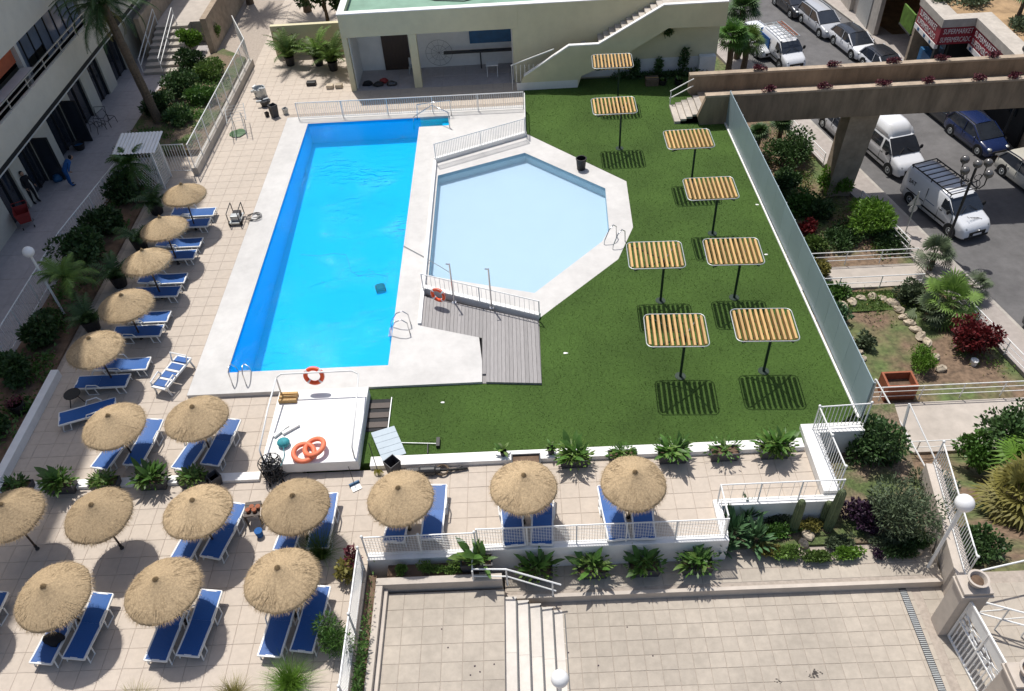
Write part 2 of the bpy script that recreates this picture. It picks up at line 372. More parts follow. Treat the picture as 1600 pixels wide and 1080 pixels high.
for j in range(22):
    for i in range(4):
        c = (-24.9+1.3*i+.65, 17+1.3*j*1.35, 0); rest.add([(v[0]+c[0], v[1]*1.35+c[1], v[2]) for v in wtb.v], wtb.f)
for i in range(16):
    for j in range(3): c = (-9.6+1.3*i+.65, 44.4+.65+1.3*j, 0); rest.add([(v[0]+c[0], v[1]+c[1], v[2]) for v in wtb.v], wtb.f)
o = rest.build('slab_field', 'walk_tile', terrace); o['kind'] = 'stuff'

# white pool surround
s = MB()
for p in ([(-12.9,20.85),(-11.63,20.85),(-11.63,41.7),(-12.9,41.7)], [(-11.63,20.85),(-5.46,20.85),(-5.46,21.95),(-11.63,21.95)],
          [(-11.63,40.9),(-3.83,40.9),(-3.83,41.7),(-11.63,41.7)],
          [(-5.46,20.85),(-1.87,20.85),(-1.9,23.2),(-4.40,24.1),(-4.44,36.45),(.26,38.6),(.3,41.7),(-3.83,41.7),(-3.83,39.9),(-5.46,39.9)]):
    s.prism(KP(p, ZS), -3, ZS)
struct('pool_surround', s, 'white_stone')
# swimming pool
PX0, PX1, PY0, PY1 = *K(-11.63, 21.95, ZS), *K(-5.46, 40.9, ZS); PX0, PY0, PX1, PY1 = PX0, PX1, PY0, PY1
AX1, AY0 = K(-3.83, 39.9, ZS)
zf = lambda y: -1.85+.85*(y-PY0)/(PY1-PY0)
b = MB().add([(PX0,PY0,zf(PY0)),(PX1,PY0,zf(PY0)),(PX1,PY1,zf(PY1)),(PX0,PY1,zf(PY1))], [(0,1,2,3)])
pf = struct('pool_floor', b, 'pool_paint')
e = .006; X0, X1, Yb, Yt = PX0+e, PX1-e, PY0+e, PY1-e
b = MB().add([(X0,Yb,-2.6),(X0,Yt,-2.6),(X0,Yt,ZS-.02),(X0,Yb,ZS-.02)], [(0,1,2,3)]).add([(X0,Yt,-2.6),(X1,Yt,-2.6),(X1,Yt,ZS-.02),(X0,Yt,ZS-.02)], [(0,1,2,3)])
b.add([(X0,Yb,-2.6),(X1,Yb,-2.6),(X1,Yb,ZS-.02),(X0,Yb,ZS-.02)], [(3,2,1,0)]).add([(X1,Yb,-2.6),(X1,AY0,-2.6),(X1,AY0,ZS-.02),(X1,Yb,ZS-.02)], [(3,2,1,0)])
struct('pool_wall', b, 'pool_wall_paint')
b = MB()
for i in range(5): b.box(PX1-.3+.37*i, AY0+e, -2.0, PX1-.3+.37*(i+1), PY1-2*e, -.95+.2*i)
struct('pool_steps', b, 'pool_paint')
struct('pool_water', MB().add([(X0,Yb,.09),(X1,Yb,.09),(X1,AY0+e,.09),(AX1-e,AY0+e,.09),(AX1-e,Yt,.09),(X0,Yt,.09)], [(0,1,2,3,4,5)]), 'pool_water')
# wading pool
WO = KP([(-4.40,36.4),(.26,38.6),(4.93,33.65),(4.8,29.93),(3.90,27.7),(.39,24.2),(-4.40,26.2)], ZR)
WI = KP([(-4.2,35.0),(.14,36.7),(3.87,33.12),(3.72,29.85),(3.33,29.0),(.24,25.75),(-4.22,27.2)], ZR)
n = 7; wb = MB(); wb.add([(*p,ZR) for p in WO]+[(*p,ZR) for p in WI]+[(*p,-2) for p in WO], [(i,(i+1)%n,n+(i+1)%n,n+i) for i in range(n)]+[(i,2*n+i,2*n+(i+1)%n,(i+1)%n) for i in range(n)])
struct('wading_pool_surround', wb, 'white_stone')
cx, cy = sum(p[0] for p in WI)/n, sum(p[1] for p in WI)/n
WF = [(cx+(p[0]-cx)*.985, cy+(p[1]-cy)*.985) for p in WI]
wb = MB().add([(*p,ZR-.004) for p in WI]+[(*p,-.42) for p in WI], [(i,(i+1)%n,n+(i+1)%n,n+i) for i in range(n)]); struct('wading_pool_wall', wb, 'wading_edge')
struct('wading_pool_floor', MB().add([(*p,-.415) for p in WI], [tuple(reversed(range(n)))]), 'wading_paint')
struct('wading_pool_water', MB().add([(*p,-.05) for p in WI], [tuple(reversed(range(n)))]), 'wading_water')
# white edge wall between surround and wading pool
b = MB(); q = KP([(-4.43,36.45),(.26,38.6)], ZS); b.bar((*q[0],.15), (*q[1],.15), .16, .34); q2 = KP([(-4.43,24.15),(-4.43,36.45)], ZS); b.bar((q2[0][0]+.03,q2[0][1],.12), (q2[1][0]+.03,q2[1][1]-.1,.12), .14, .34)
tag(b.build('low_wall', 'white_paint'), 'low white wall stepping down from the pool surround to the wading pool', 'wall')
q = KP([(-4.38,26.3),(.4,24.2)], .1)
tag(MB().bar((*q[0],.14), (*q[1],.14), .2, .34).build('low_wall', 'white_paint'), 'low white wall under the railing between wading pool and grey boards', 'wall')
# wood deck of grey boards (boards are pieces)
wd = KP([(-4.37,25.9),(.36,24.0),(.33,20.65),(-1.86,20.85),(-1.9,23.2),(-4.37,24.1)], .2)
deck = struct('boardwalk', MB().prism(wd, -.5, .12), 'deck_board')
xs = -4.32; k = 0
def yspan(poly, x):
    ys = []
    for i in range(len(poly)):
        a, c = poly[i], poly[(i+1)%len(poly)]
        if (a[0]-x)*(c[0]-x) <= 0 and a[0] != c[0]: ys.append(a[1]+(c[1]-a[1])*(x-a[0])/(c[0]-a[0]))
    return min(ys), max(ys)
while xs < wd[1][0]-.1:
    a, c = xs+.005, xs+.14; la, ha = yspan(wd, a); lc, hc = yspan(wd, c)
    if a < wd[3][0] <= c: lc = la
    MB().add([(a,la,.12),(c,lc,.12),(c,hc,.12),(a,ha,.12),(a,la,.2),(c,lc,.2),(c,hc,.2),(a,ha,.2)], [(4,5,6,7),(0,1,5,4),(1,2,6,5),(2,3,7,6),(3,0,4,7)]).build('board', 'deck_board', deck); xs += .145
# artificial lawn
mat('turf_blade', (.064,.120,.022), .9, .25, 3, spec=.05, big=.25)
LW = [(.3,44.38),(11.15,44.38),(10.62,38.7),(11.02,23.6),(11.12,18.6),(9.25,17.35),(-5.75,17.3),(-7.9,17.3),(-7.9,20.84),(-1.86,20.84),(.33,20.64),(.37,24.18),(3.90,27.69),(4.81,29.93),(4.94,33.66),(.27,38.62),(.31,41.7)]
struct('lawn', MB().prism([K(x,y,ZL) for x, y in LW], TB, ZL), 'turf')
LP = [K(x,y,ZL) for x, y in LW]
def inside(poly, x, y):
    c = False; n_ = len(poly)
    for i in range(n_):
        a, b_ = poly[i], poly[i-1]
        if (a[1] > y) != (b_[1] > y) and x < (b_[0]-a[0])*(y-a[1])/(b_[1]-a[1])+a[0]: c = not c
    return c
tp = MB()
for i in range(70000):
    x, y = random.uniform(-7.8,11), random.uniform(17.4,44)
    if not inside(LP, x, y): continue
    a = random.random()*6.283; h_ = random.uniform(.02,.05); dx, dy = math.cos(a)*.012, math.sin(a)*.012; lx, ly = random.uniform(-.035,.035), random.uniform(-.035,.035)
    tp.add([(x-dx,y-dy,ZL),(x+dx,y+dy,ZL),(x+lx,y+ly,ZL+h_)], [(0,1,2)])
lawn = bpy.data.objects['lawn']; o = tp.build('turf_pile', 'turf_blade', lawn); o['kind'] = 'stuff'
# white sill along the lawn
tag(MB().box(-5.6,17.02,-.05,8.9,17.42,.19).build('low_wall', 'white_paint', bevel=.01), 'long white kerb wall between the lawn and the parasol terrace', 'wall')
tag(MB().box(-18.4,16.72,-.05,-9.3,17.05,.13).build('low_wall', 'white_paint', bevel=.01), 'white kerb under the planter row left of the white platform', 'wall')
tag(MB().box(-18.42,17.08,-.05,-18.12,22.2,.35).build('low_wall', 'white_paint', bevel=.01), 'white kerb beside the shaded pots at the left edge of the terrace', 'wall')

# lower court, landing, strip, steps ------------------------------------------
ZC, ZP, ZD = -1.2, -.9, -.4
court = struct('lower_court', MB().prism([(-6,2),(15,2),(15,13),(-6,13)], TB, ZC-.012), 'grout')
ct, ctb = tile_mesh('tile', .46, .46, 'court_tile')
k = 0
for j in range(8):
    for i in range(24):
        X, Y = .56+.46*i+.23, 12.62-.46*j-.23
        if X > 11.35: continue
        if 10.82 < X < 11.02 and False: continue
        put('tile', ct, court, (X, Y, ZC+random.uniform(-.003,.003)))
rest = MB()
for j in range(10):
    for i in range(8): rest.add([(v[0]+11.4+.46*i+.23, v[1]+12.62-.46*j-.23, v[2]+ZC) for v in ctb.v], ctb.f)
for j in range(6):
    for i in range(24): rest.add([(v[0]+.56+.46*i+.23, v[1]+12.62-.46*(j+8)-.23, v[2]+ZC) for v in ctb.v], ctb.f)
o = rest.build('tile_field', 'court_tile', court); o['kind'] = 'stuff'
landing = struct('landing', MB().box(-4.75,2,TB,-1.15,12.62,ZD-.012), 'grout')
lt, ltb = tile_mesh('tile', .6, .55, 'court_tile')
for j in range(9):
    for i in range(6): put('tile', lt, landing, (-4.75+.3+.6*i, 12.62-.275-.55*j, ZD+random.uniform(-.003,.002)))
stp = struct('garden_steps', MB().box(-1.15,2,TB,-1.149,12.4,ZD-.1), 'concrete_pale')
for i in range(5):
    for j in range(6): MB().box(-1.15+.36*i-.02*(i==0), 12.45-1.75*(j+1)+.006, TB if j == 0 else -2, -1.15+.36*(i+1)-.004, 12.45-1.75*j-.04*i*(j==0), ZD-.005-.16*(i+.0)-.16).build('step', 'step_stone', stp)
for i in range(5): MB().box(-1.15+.36*(i+1)-.034,2,ZD-.005-.16*i-.16,-1.15+.36*(i+1)+.002,12.4-.04*i,ZD-.16*i-.158).build('step_shadow_strip', 'dark_metal', stp)  # dark strips that paint the shadow line below each step edge
walk = struct('raised_walk', MB().prism([(-1.15,12.64),(12.05,12.64),(12.05,13.95),(-1.15,13.95)], TB, ZP-.012), 'grout')
pt, ptb = tile_mesh('tile', .6, .44, 'court_tile')
for i in range(22):
    for j in range(2): put('tile', pt, walk, (-.83+.6*i+(.02), 12.86+.12+.46*j+.05, ZP+random.uniform(-.002,.002)))
MB().box(-1.1,12.56,ZC,12.05,12.68,ZP+.01).build('kerb_edge', 'court_stone', walk)
# beds
struct('planting_bed', MB().prism([(5.57,13.96),(12.05,13.96),(12.6,16),(13.0,19.6),(9.5,19.6),(9.45,15.0),(5.57,14.98)], TB, -.82), 'bed_mix')
struct('hedge_bed', MB().box(-5.28,2,TB,-5.0,13.1,-.12), 'soil')
struct('planter_bed', MB().box(-4.7,12.95,TB,-1.95,13.45,-.18), 'soil')
b = MB(); b.box(-4.99,2,TB,-4.78,12.9,-.05); b.box(-4.99,12.7,TB,-1.2,12.94,-.02); b.box(-4.772,2,TB,-4.65,12.69,-.25)
tag(b.build('kerb_wall', 'court_stone', bevel=.01), 'pale stone border wall round the upper landing', 'wall')
b = MB(); b.box(-5.3,13.46,TB,-1.93,13.74,.14); tag(b.build('terrace_wall', 'white_paint', bevel=.01), 'white wall under the double mesh fence panels above the landing', 'wall')
b = MB(); b.box(-1.92,13.62,TB,5.72,13.86,.16); b.box(5.5,13.87,TB,5.74,15.12,.16); b.box(5.75,14.88,TB,9.5,15.14,.16)
tag(b.build('terrace_wall', 'white_paint', bevel=.01), 'stepped white terrace wall behind the planters and the aloe bed', 'wall')
b = MB(); b.box(8.96,15.15,TB,9.48,17.9,.32); b.box(9.49,17.5,TB,11.0,17.9,.32); tag(b.build('corner_wall', 'white_paint', bevel=.01), 'wide white ledge at the corner between terrace and lawn', 'wall')
b = MB(); b.bar((12.25,12.2,-.75),(12.9,16.3,-.75),.45,1.4); tag(b.build('boundary_wall', 'court_stone', bevel=.02), 'grey concrete wall topped by mesh at the right end of the planting bed', 'wall')
gb = MB().box(10.78,2,ZC-.05,11.0,12.6,ZC+.006); dr = tag(gb.build('drain_channel', 'dark_metal'), 'long dark slotted drain channel crossing the lower court', 'drain')
for i in range(60): MB().box(10.795,12.5-.06*i-.03,ZC+.006,10.985,12.5-.06*i,ZC+.014).build('grate_bar', 'galv', dr)
# ================================================================ BUILDINGS
def part(name, m, parent, *boxes, bevel=0):
    mb = MB()
    for q in boxes: mb.box(*q)
    return mb.build(name, m, parent, bevel=bevel)
# ---- hotel block on the left (its upper storeys rise out of the picture and shade the terrace)
H = thing('hotel_building', 'cream hotel block with balcony and ground floor glass doors in shade at the left', 'building', (-24.2,40,0))
def hb(*q): return (q[0]+24.2, q[1]-40, q[2], q[3]+24.2, q[4]-40, q[5])
def hpart(name, m, *qs, parent=None, bevel=0): return part(name, m, parent or H, *[hb(*q) for q in qs], bevel=bevel)
# ground floor wall with door openings: piers, lintel
doors = [(32.4,34.0),(35.0,36.5),(38.45,40.3),(41.35,43.2),(44.3,45.8),(47.0,49.0)]
ys = [14]+[v for d in doors for v in d]+[60]
hpart('wall', 'hotel_cream', *[(-24.5,ys[i],0,-24.2,ys[i+1],2.45) for i in range(0,len(ys),2)], (-24.5,14,2.452,-24.2,60,2.9))
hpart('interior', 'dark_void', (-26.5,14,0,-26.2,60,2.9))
for a, c in doors:
    d = hpart('glass_door', 'glass_dark', (-24.42,a+.05,.05,-24.38,c-.05,2.4))
    mid = (a+c)/2
    hpart('door_frame', 'dark_metal', (-24.46,a,0,-24.3,a+.07,2.45), (-24.46,c-.07,0,-24.3,c,2.45), (-24.46,mid-.04,.05,-24.3,mid+.04,2.4), (-24.46,a+.07,2.36,-24.3,c-.07,2.45), parent=d)
for a in (36.5, 40.3):   # open door leaves standing out from the wall
    l = hpart('door_leaf', 'glass_dark', (-24.15,a-.06,.06,-23.35,a-.03,2.35)); hpart('door_frame', 'dark_metal', (-24.18,a-.075,.02,-24.1,a-.015,2.4), (-23.4,a-.075,.02,-23.32,a-.015,2.4), (-24.1,a-.075,2.33,-23.4,a-.015,2.4), (-24.1,a-.075,.02,-23.4,a-.015,.1), parent=l)
hpart('canopy_edge', 'wall_white', (-24.5,14,2.902,-23.45,60,3.1))
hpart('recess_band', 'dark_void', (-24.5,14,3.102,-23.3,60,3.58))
hpart('balcony_slab', 'hotel_cream', (-24.6,14,3.6,-22.95,46.2,3.8)); hpart('balcony_front', 'hotel_cream', (-23.1,14,3.802,-22.93,46.2,4.9))
hpart('balcony_slab', 'hotel_cream', (-24.6,48.2,3.6,-22.95,60,3.8)); hpart('balcony_front', 'hotel_cream', (-23.1,48.2,3.802,-22.93,60,4.9))
rl = hpart('balcony_rail', 'galv', (-23.05,14,5.42,-22.99,46.2,5.47), (-23.05,14,5.17,-22.99,46.2,5.21))
for i in range(17): hpart('rail_post', 'galv', (-23.045,14.5+2*i,4.9,-22.995,14.55+2*i,5.42), parent=rl)
hpart('upper_wall', 'hotel_cream', (-24.9,14,3.8,-24.6,31.0,5.4)); hpart('upper_wall', 'hotel_cream', (-24.9,47.0,3.8,-24.6,60,6.64))
hpart('sunblind', 'orange_panel', (-24.5,34.5,5.3,-24.4,38.7,6.6)); hpart('white_column', 'wall_white', (-24.5,38.8,3.82,-24.2,39.05,6.64))
for i in range(8):
    y0 = 39.3+i*.95; q = hpart('window', 'glass_blue', (-24.8,y0+.04,4.7 if i in (1,2) else 3.85,-24.75,y0+.91,6.6)); hpart('window_frame', 'dark_metal', (-24.83,y0-.03,3.82,-24.7,y0+.03,6.64), parent=q)
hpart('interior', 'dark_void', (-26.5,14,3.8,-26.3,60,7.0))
hpart('awning', 'wall_white', (-24.3,14,4.9,-23.7,38.7,5.0))
hpart('upper_fascia', 'hotel_cream', (-24.6,14,6.65,-23.3,60,9.4), (-30,14,9.402,-23.3,60,9.6))
hpart('tower', 'hotel_cream', (-40,27.5,9.61,-23.3,49.6,39.8)); 
for k in range(8): hpart('balcony_front', 'wall_white', (-23.29,27.5,12.5+3.2*k,-22.9,49.6,13.5+3.2*k))
hpart('roof_edge', 'dark_metal', (-40,27.5,39.81,-22.9,49.6,40.3))
hpart('body', 'hotel_cream', (-40,14,0,-26.51,60,9.39))

# ---- pool house
P = thing('pool_house', 'low cream pool house with green flat roof, loggia and outside stair', 'building', (0.8,44.4,0))
def pb(*q): return (q[0]-.8, q[1]-44.4, q[2], q[3]-.8, q[4]-44.4, q[5])
def ppart(name, m, *qs, parent=None, bevel=0): return part(name, m, parent or P, *[pb(*q) for q in qs], bevel=bevel)
ppart('fascia', 'wall_cream', (-9.65,44.4,3.14,.1,44.7,4.42))
ppart('wall', 'wall_cream', (.1,44.4,0,11.2,44.7,4.42), (-9.65,44.4,0,-9.36,44.7,3.138), (-9.65,44.7,0,-9.36,54,4.42), (10.9,44.7,0,11.2,54,4.42), (-.23,44.4,0,.1,44.7,3.138), (-9.36,53.7,0,10.9,54,4.42), bevel=.01)
ppart('pillar', 'wall_cream', (-5.98,44.4,0,-5.54,44.75,3.138), bevel=.01)
ppart('loggia_wall', 'wall_white', (-9.36,46.95,0,-.24,47.1,3.1), (-9.36,44.72,0,-9.3,46.95,3.1), (-.3,44.72,0,-.24,46.95,3.1))
ppart('loggia_ceiling', 'wall_white', (-9.36,44.7,3.1,-.23,47.1,3.2))
ppart('door', 'brown_wood', (-7.9,46.86,0,-6.35,46.94,2.25)); ppart('chalkboard', 'blue_board', (-2.75,46.85,1.35,-.32,46.94,2.6))
ppart('counter', 'dark_metal', (-4.3,46.3,1.02,-.32,46.6,1.1)); ppart('counter_leg', 'dark_metal', (-2.2,46.4,0,-2.12,46.5,1.02))
ppart('roof', 'roof_green', (-9.36,44.7,4.0,10.9,53.7,4.1)); 
ppart('coping', 'white_paint', (-9.69,44.36,4.42,11.24,44.74,4.47), (-9.69,44.74,4.42,-9.32,54,4.47), (10.86,44.74,4.42,11.24,54,4.47))
q = MB(); q.tube([Vector((x-.8, y-44.4, 4.13)) for x, y in [(-8.8,50),(-7.6,48.6),(-6.2,47.5),(-4.4,46.4),(-2.8,46.1),(-1.9,46.5)]], .03); q.build('hose', 'dark_metal', P)
st = MB().xprism([(x-.8, z) for x, z in [(-.1,.08),(.3,.9),(2.82,2.5),(4.42,2.5),(7.82,4.42),(11.2,4.42),(11.2,3.15),(8.15,3.2),(5.4,1.55),(3.5,.75),(3.3,.1)]], 43.2-44.4, 43.36-44.4)
sp = st.build('stair_parapet', 'wall_cream', P)
MB().xprism([(x-.8, z) for x, z in [(.3,.9),(2.82,2.5),(2.82,2.57),(.3,.97)]], -1.23, -1.01).build('coping', 'white_paint', sp)
q = MB()
for a, c in (((2.82,2.5),(4.42,2.5)),((4.42,2.5),(7.82,4.42)),((7.82,4.42),(11.2,4.42))): q.bar((a[0]-.8,-1.12,a[1]+.03),(c[0]-.8,-1.12,c[1]+.03),.22,.06)
q.build('coping', 'white_paint', sp)
for i in range(13): ppart('stair_tread', 'concrete_pale', (.3+.27*i,43.37,.05 if i < 8 else .9,.3+.27*(i+1),44.39,.17*(i+1)))
for i in range(11): ppart('stair_tread', 'concrete_pale', (4.45+.31*i,43.37,2.05+.17*i,4.45+.31*(i+1),44.39,2.4+.17*(i+1)))
ppart('stair_landing', 'concrete_pale', (7.86,43.37,4.15,11.2,44.39,4.3))
ppart('plinth', 'wall_white', (-.1,43.19,.09,3.3,43.198,.55), (3.31,44.385,.1,11.2,44.395,1.0))
ppart('meter_cupboard', 'white_paint', (10.2,44.0,.1,11.1,44.38,1.1))
rr = MB()
for i in range(12): x = -.35+i*.24; rr.bar((x-.8,-1.1,.1+max(0,(x-.2)*.63)),(x-.8,-1.1,1.55 if x < 2.3 else 2.45),.03,.03)
rr.bar((-1.2,-1.1,1.55+.0),(2.0-.8,-1.1,2.35),.05,.05); rr.build('stair_rail', 'white_metal', P)

# loggia things
t = thing('wheel_ornament', 'thin round wire wheel leaning on the loggia back wall', 'ornament', (-4.6,46.75,0))
q = MB().torus((0,0,.95), .78, .008, 30, 5, 'y').torus((0,0,.95), .45, .006, 24, 5, 'y'); q.build('rim', 'dark_metal', t)
for i in range(6): a = math.pi*i/6; MB().bar((-.76*math.cos(a),0,.95-.76*math.sin(a)),(.76*math.cos(a),0,.95+.76*math.sin(a)),.008,.008).build('spoke', 'dark_metal', t)
t = thing('folding_table', 'small white folding table standing in the loggia', 'table', (-1.5,45.5,0))
MB().box(-.35,-.3,.68,.35,.3,.72).build('tabletop', 'white_metal', t)
for sx in (-1,1):
    for k in (-1,1): MB().bar((sx*.3,-.25*k,.68),(sx*.3,.25*k,0),.03,.03).build('leg', 'white_metal', t)
t = thing('garden_chair', 'grey chair beside the pillar inside the loggia', 'chair', (-6.2,46.3,0))
MB().box(-.22,-.22,.4,.22,.22,.45).build('seat', 'galv', t); MB().box(-.22,.18,.45,.22,.22,.88).build('backrest', 'galv', t)
for sx in (-.2,.2):
    for sy in (-.2,.2): MB().bar((sx,sy,.4),(sx,sy,0),.04,.04).build('leg', 'galv', t)
for i, (px, py, m, lb) in enumerate([(575,133,'cloth_black','dark heap of cloth on the loggia floor'),(600,129,'red_plastic','red bag lying on the loggia floor'),(592,134,'pot_black','black bag lying left of the red one'),(612,133,'car_dark','black bundle lying right of the red bag')]):
    p = G(px, py, 0); tag(MB().lathe([(.22,0),(.27,.08),(.2,.2),(.06,.26)], 10, wob=.25, sq=(1.2,.8)).build('bag', m, loc=p, smooth=True), lb, 'bag')

# ---- footbridge on the right
B = thing('footbridge', 'brown concrete footbridge with flower-topped parapets crossing the street', 'bridge', (9.3,39.6,0))
def bb(*q): return (q[0]-9.3, q[1]-39.6, q[2], q[3]-9.3, q[4]-39.6, q[5])
def bpart(name, m, *qs, parent=None, bevel=0): return part(name, m, parent or B, *[bb(*q) for q in qs], bevel=bevel)
bpart('deck', 'concrete', (9.5,38.6,.3,34,40.7,.72))
q = MB().xprism([(9.25-9.3,.1),(9.1-9.3,.55),(9.45-9.3,1.62),(34-9.3,1.62),(34-9.3,.1)], 38.35-39.6, 38.6-39.6).build('near_parapet', 'concrete_stain', B); MB().box(9.4-9.3,38.31-39.6,1.621,34-9.3,38.66-39.6,1.73).build('coping', 'concrete', q)
q = MB().xprism([(9.0-9.3,.72),(9.0-9.3,1.62),(34-9.3,1.62),(34-9.3,.1),(9.5-9.3,.1)], 40.7-39.6, 40.95-39.6).build('far_parapet', 'concrete_stain', B); MB().box(9.0-9.3,40.64-39.6,1.621,34-9.3,40.99-39.6,1.73).build('coping', 'concrete', q)
q = MB()
for (x, y) in ((9.45,38.9),(9.45,40.4)): pass
pr_ = MB().xprism([(17.1-9.3,-5.4),(17.35-9.3,.3),(18.9-9.3,.3),(18.4-9.3,-5.4)], 39.0-39.6, 40.2-39.6).build('pier', 'concrete', B)
for i in range(5): bpart('stair_step', 'concrete_pale', (8.0+.3*i,38.6,.1,9.5+.02*i,40.4,.24+.115*i))
hr = MB()
for yy in (40.5,): 
    hr.bar((8.0-9.3,yy-39.6,.95),(9.2-9.3,yy-39.6,1.6),.04,.04); hr.bar((8.0-9.3,yy-39.6,.55),(9.2-9.3,yy-39.6,1.2),.04,.04); hr.bar((8.05-9.3,yy-39.6,.1),(8.05-9.3,yy-39.6,.97),.04,.04)
hr.build('handrail', 'white_metal', B)

# ---- shop across the street
S = thing('shop_building', 'low corner shop with zigzag red fascia lettered supermarket across the street', 'building', (27,50,-5.3))
def sb(*q): return (q[0]-27, q[1]-50, q[2]+5.3, q[3]-27, q[4]-50, q[5]+5.3)
def spart(name, m, *qs, parent=None, bevel=0): return part(name, m, parent or S, *[sb(*q) for q in qs], bevel=bevel)
spart('roof', 'concrete_pale', (26.26,50.3,-.3,27.3,60,.0), (26.26,49.26,-.3,29.4,50.29,.0), (28.26,40,-.3,29.4,49.25,.0))
fa = spart('fascia', 'sign_red', (26.0,49.3,-1.4,26.2,52.6,-.3)); fb = spart('fascia', 'sign_red', (26.0,49.15,-1.4,28.2,49.29,-.3)); fc = spart('fascia', 'sign_red', (28.0,43,-1.4,28.2,49.14,-.3))
spart('sign_strip', 'sign_white', (25.97,49.3,-1.72,26.2,52.6,-1.42)); spart('sign_strip', 'sign_white', (27.97,43,-1.72,28.2,49.14,-1.42))
spart('parapet', 'concrete_pale', (25.96,49.26,-.298,26.25,52.7,.2), (25.96,49.08,-.298,28.2,49.25,.2), (27.96,43,-.298,28.25,49.07,.2))
spart('shop_front', 'dark_void', (27.3,50.2,-5.4,27.5,52.6,-1.4), (27.3,50.0,-5.4,30,50.19,-1.4), (29.4,43,-5.4,29.6,49.9,-1.4))
spart('shop_pane', 'glass_dark', (27.25,50.3,-3.7,27.28,52.4,-1.8)); spart('shop_pane', 'glass_dark', (29.34,44,-3.7,29.38,46.4,-1.8)); spart('shop_pane', 'glass_dark', (29.34,46.6,-3.7,29.38,49.4,-1.8))
spart('pillar', 'dark_metal', (26.15,49.4,-5.4,26.4,49.65,-1.4)); spart('cool_box', 'blue_board', (26.6,50.3,-3.9,27.1,52.2,-2.9))
pi2 = math.pi/2
text('SUPERMARKET', .50, 'lettering', 'sign_white', S, (25.985-27, 51.0-50, -.62+5.3), (pi2, 0, -pi2), squash=.8)
text('SUPERMERCADO', .50, 'lettering', 'sign_white', S, (25.985-27, 51.0-50, -1.12+5.3), (pi2, 0, -pi2), squash=.75)
text('SUPERMARKET', .46, 'lettering', 'sign_white', S, (27.1-27, 49.135-50, -.6+5.3), (pi2, 0, 0), squash=.6)
text('SUPERMERCADO', .46, 'lettering', 'sign_white', S, (27.1-27, 49.135-50, -1.12+5.3), (pi2, 0, 0), squash=.55)
text('SUPERMARKET', .50, 'lettering', 'sign_white', S, (27.985-27, 47.4-50, -.62+5.3), (pi2, 0, -pi2), squash=.85)
text('SUPERMERCADO', .50, 'lettering', 'sign_white', S, (27.985-27, 47.4-50, -1.12+5.3), (pi2, 0, -pi2), squash=.78)
for y in (51.8, 50.8, 49.9): spart('sign_mark', 'blue_board', (25.955,y,-1.66,25.965,y+.25,-1.48))
for y in (48.6, 47.3, 46.4): spart('sign_mark', 'blue_board', (27.955,y,-1.66,27.965,y+.25,-1.48))
t = thing('plain_building', 'grey walled building with a deep shaded yard behind the parked cars', 'building', (25.7,60,-5.1))
part('wall', 'concrete_pale', t, (.5,-1.2,0,.8,12,3.9), (.8,11.7,0,6,12,3.9), (.2,3.5,0,.49,12,3.9)); part('side_wall', 'concrete', t, (.8,-6.6,0,5,-6.3,3.9), (3.5,-6.3,0,3.8,-1.2,3.9)); part('roof', 'concrete_pale', t, (.4,-1.4,3.91,5,12,4.1)); part('shutter', 'galv', t, (.44,.2,0,.49,2.6,2.6)); part('yard_floor', 'pavement', t, (.3,-6.2,.02,3.5,-1.3,.14))
tag(MB().add([(27.31,50.3,-.1),(80,50.3,-.1),(80,120,3),(27.31,120,2)], [(0,1,2,3)]).add([(29.41,30,-.1),(80,30,-.1),(80,50.29,-.1),(29.41,50.29,-.1)], [(0,1,2,3)]).build('hillside', 'dry_earth'), kind='structure')
tag(MB().box(29.6,20,-5.4,29.9,43,-3.4).build('street_wall', 'concrete', bevel=.02), 'brown retaining wall along the far pavement beyond the blue car', 'wall')
t = thing('shop_billboard', 'green and yellow panel standing on the shop roof edge', 'sign', G(1421,22,0)); MB().box(-.05,-.9,-.9,.05,.9,.3).build('board', 'leaf_lime', t); MB().box(-.08,-.92,-1.0,.08,.92,-.9).build('frame', 'dark_metal', t)

# back-left: terrace walls, stairs, tan wall
t = thing('stone_stair', 'broad shaded stone stair rising to the upper terrace behind the palm', 'stairs', (-21.9,48,0))
for i in range(8): part('stair_step', 'concrete_pale', t, (-1.0,.55*i,0,1.1,.55*(i+1)-.004,.17*(i+1)))
for sx in (-1.0, .2):
    h = MB(); h.bar((sx,0,1.0),(sx,4.4,2.3),.04,.04); h.bar((sx,0,.6),(sx,4.4,1.9),.04,.04)
    for k in range(3): h.bar((sx,2.2*k+.02,.15+.6*k),(sx,2.2*k+.02,1.0+.65*k),.04,.04)
    h.build('handrail', 'white_metal', t)
t2 = struct('upper_terrace', MB().box(-23,52.41,.0,-19.5,75,1.36), 'path_stone')
tag(MB().box(-23.35,50.2,0,-23.02,75,2.6).build('parapet_wall', 'concrete', bevel=.02), 'tan parapet wall on the left of the upper terrace', 'wall')
tag(MB().box(-19.48,50.6,0,-19.1,75,2.2).build('parapet_wall', 'concrete', bevel=.02), 'tan wall with red flowers on the right of the upper terrace', 'wall')
tag(MB().box(-15.0,49.6,0,-9.72,49.9,1.9).build('garden_wall', 'wall_cream', bevel=.01), 'tan wall behind the potted palms left of the pool house', 'wall')
struct('upper_bed', MB().prism([(-21.2,38.2),(-16.75,38.2),(-16.75,49),(-18.5,50.5),(-20.6,47.5),(-21.2,45)], 0, .32), 'bed_mix')
tag(MB().bar((-16.55,36.2,.2),(-16.35,48.6,.2),.3,.44).build('planter_wall', 'concrete_pale', bevel=.02), 'low cream wall under the white fence beside the shaded bed', 'wall')
struct('left_bed', MB().box(-20.5,17.2,-.1,-18.5,37,.1), 'soil')
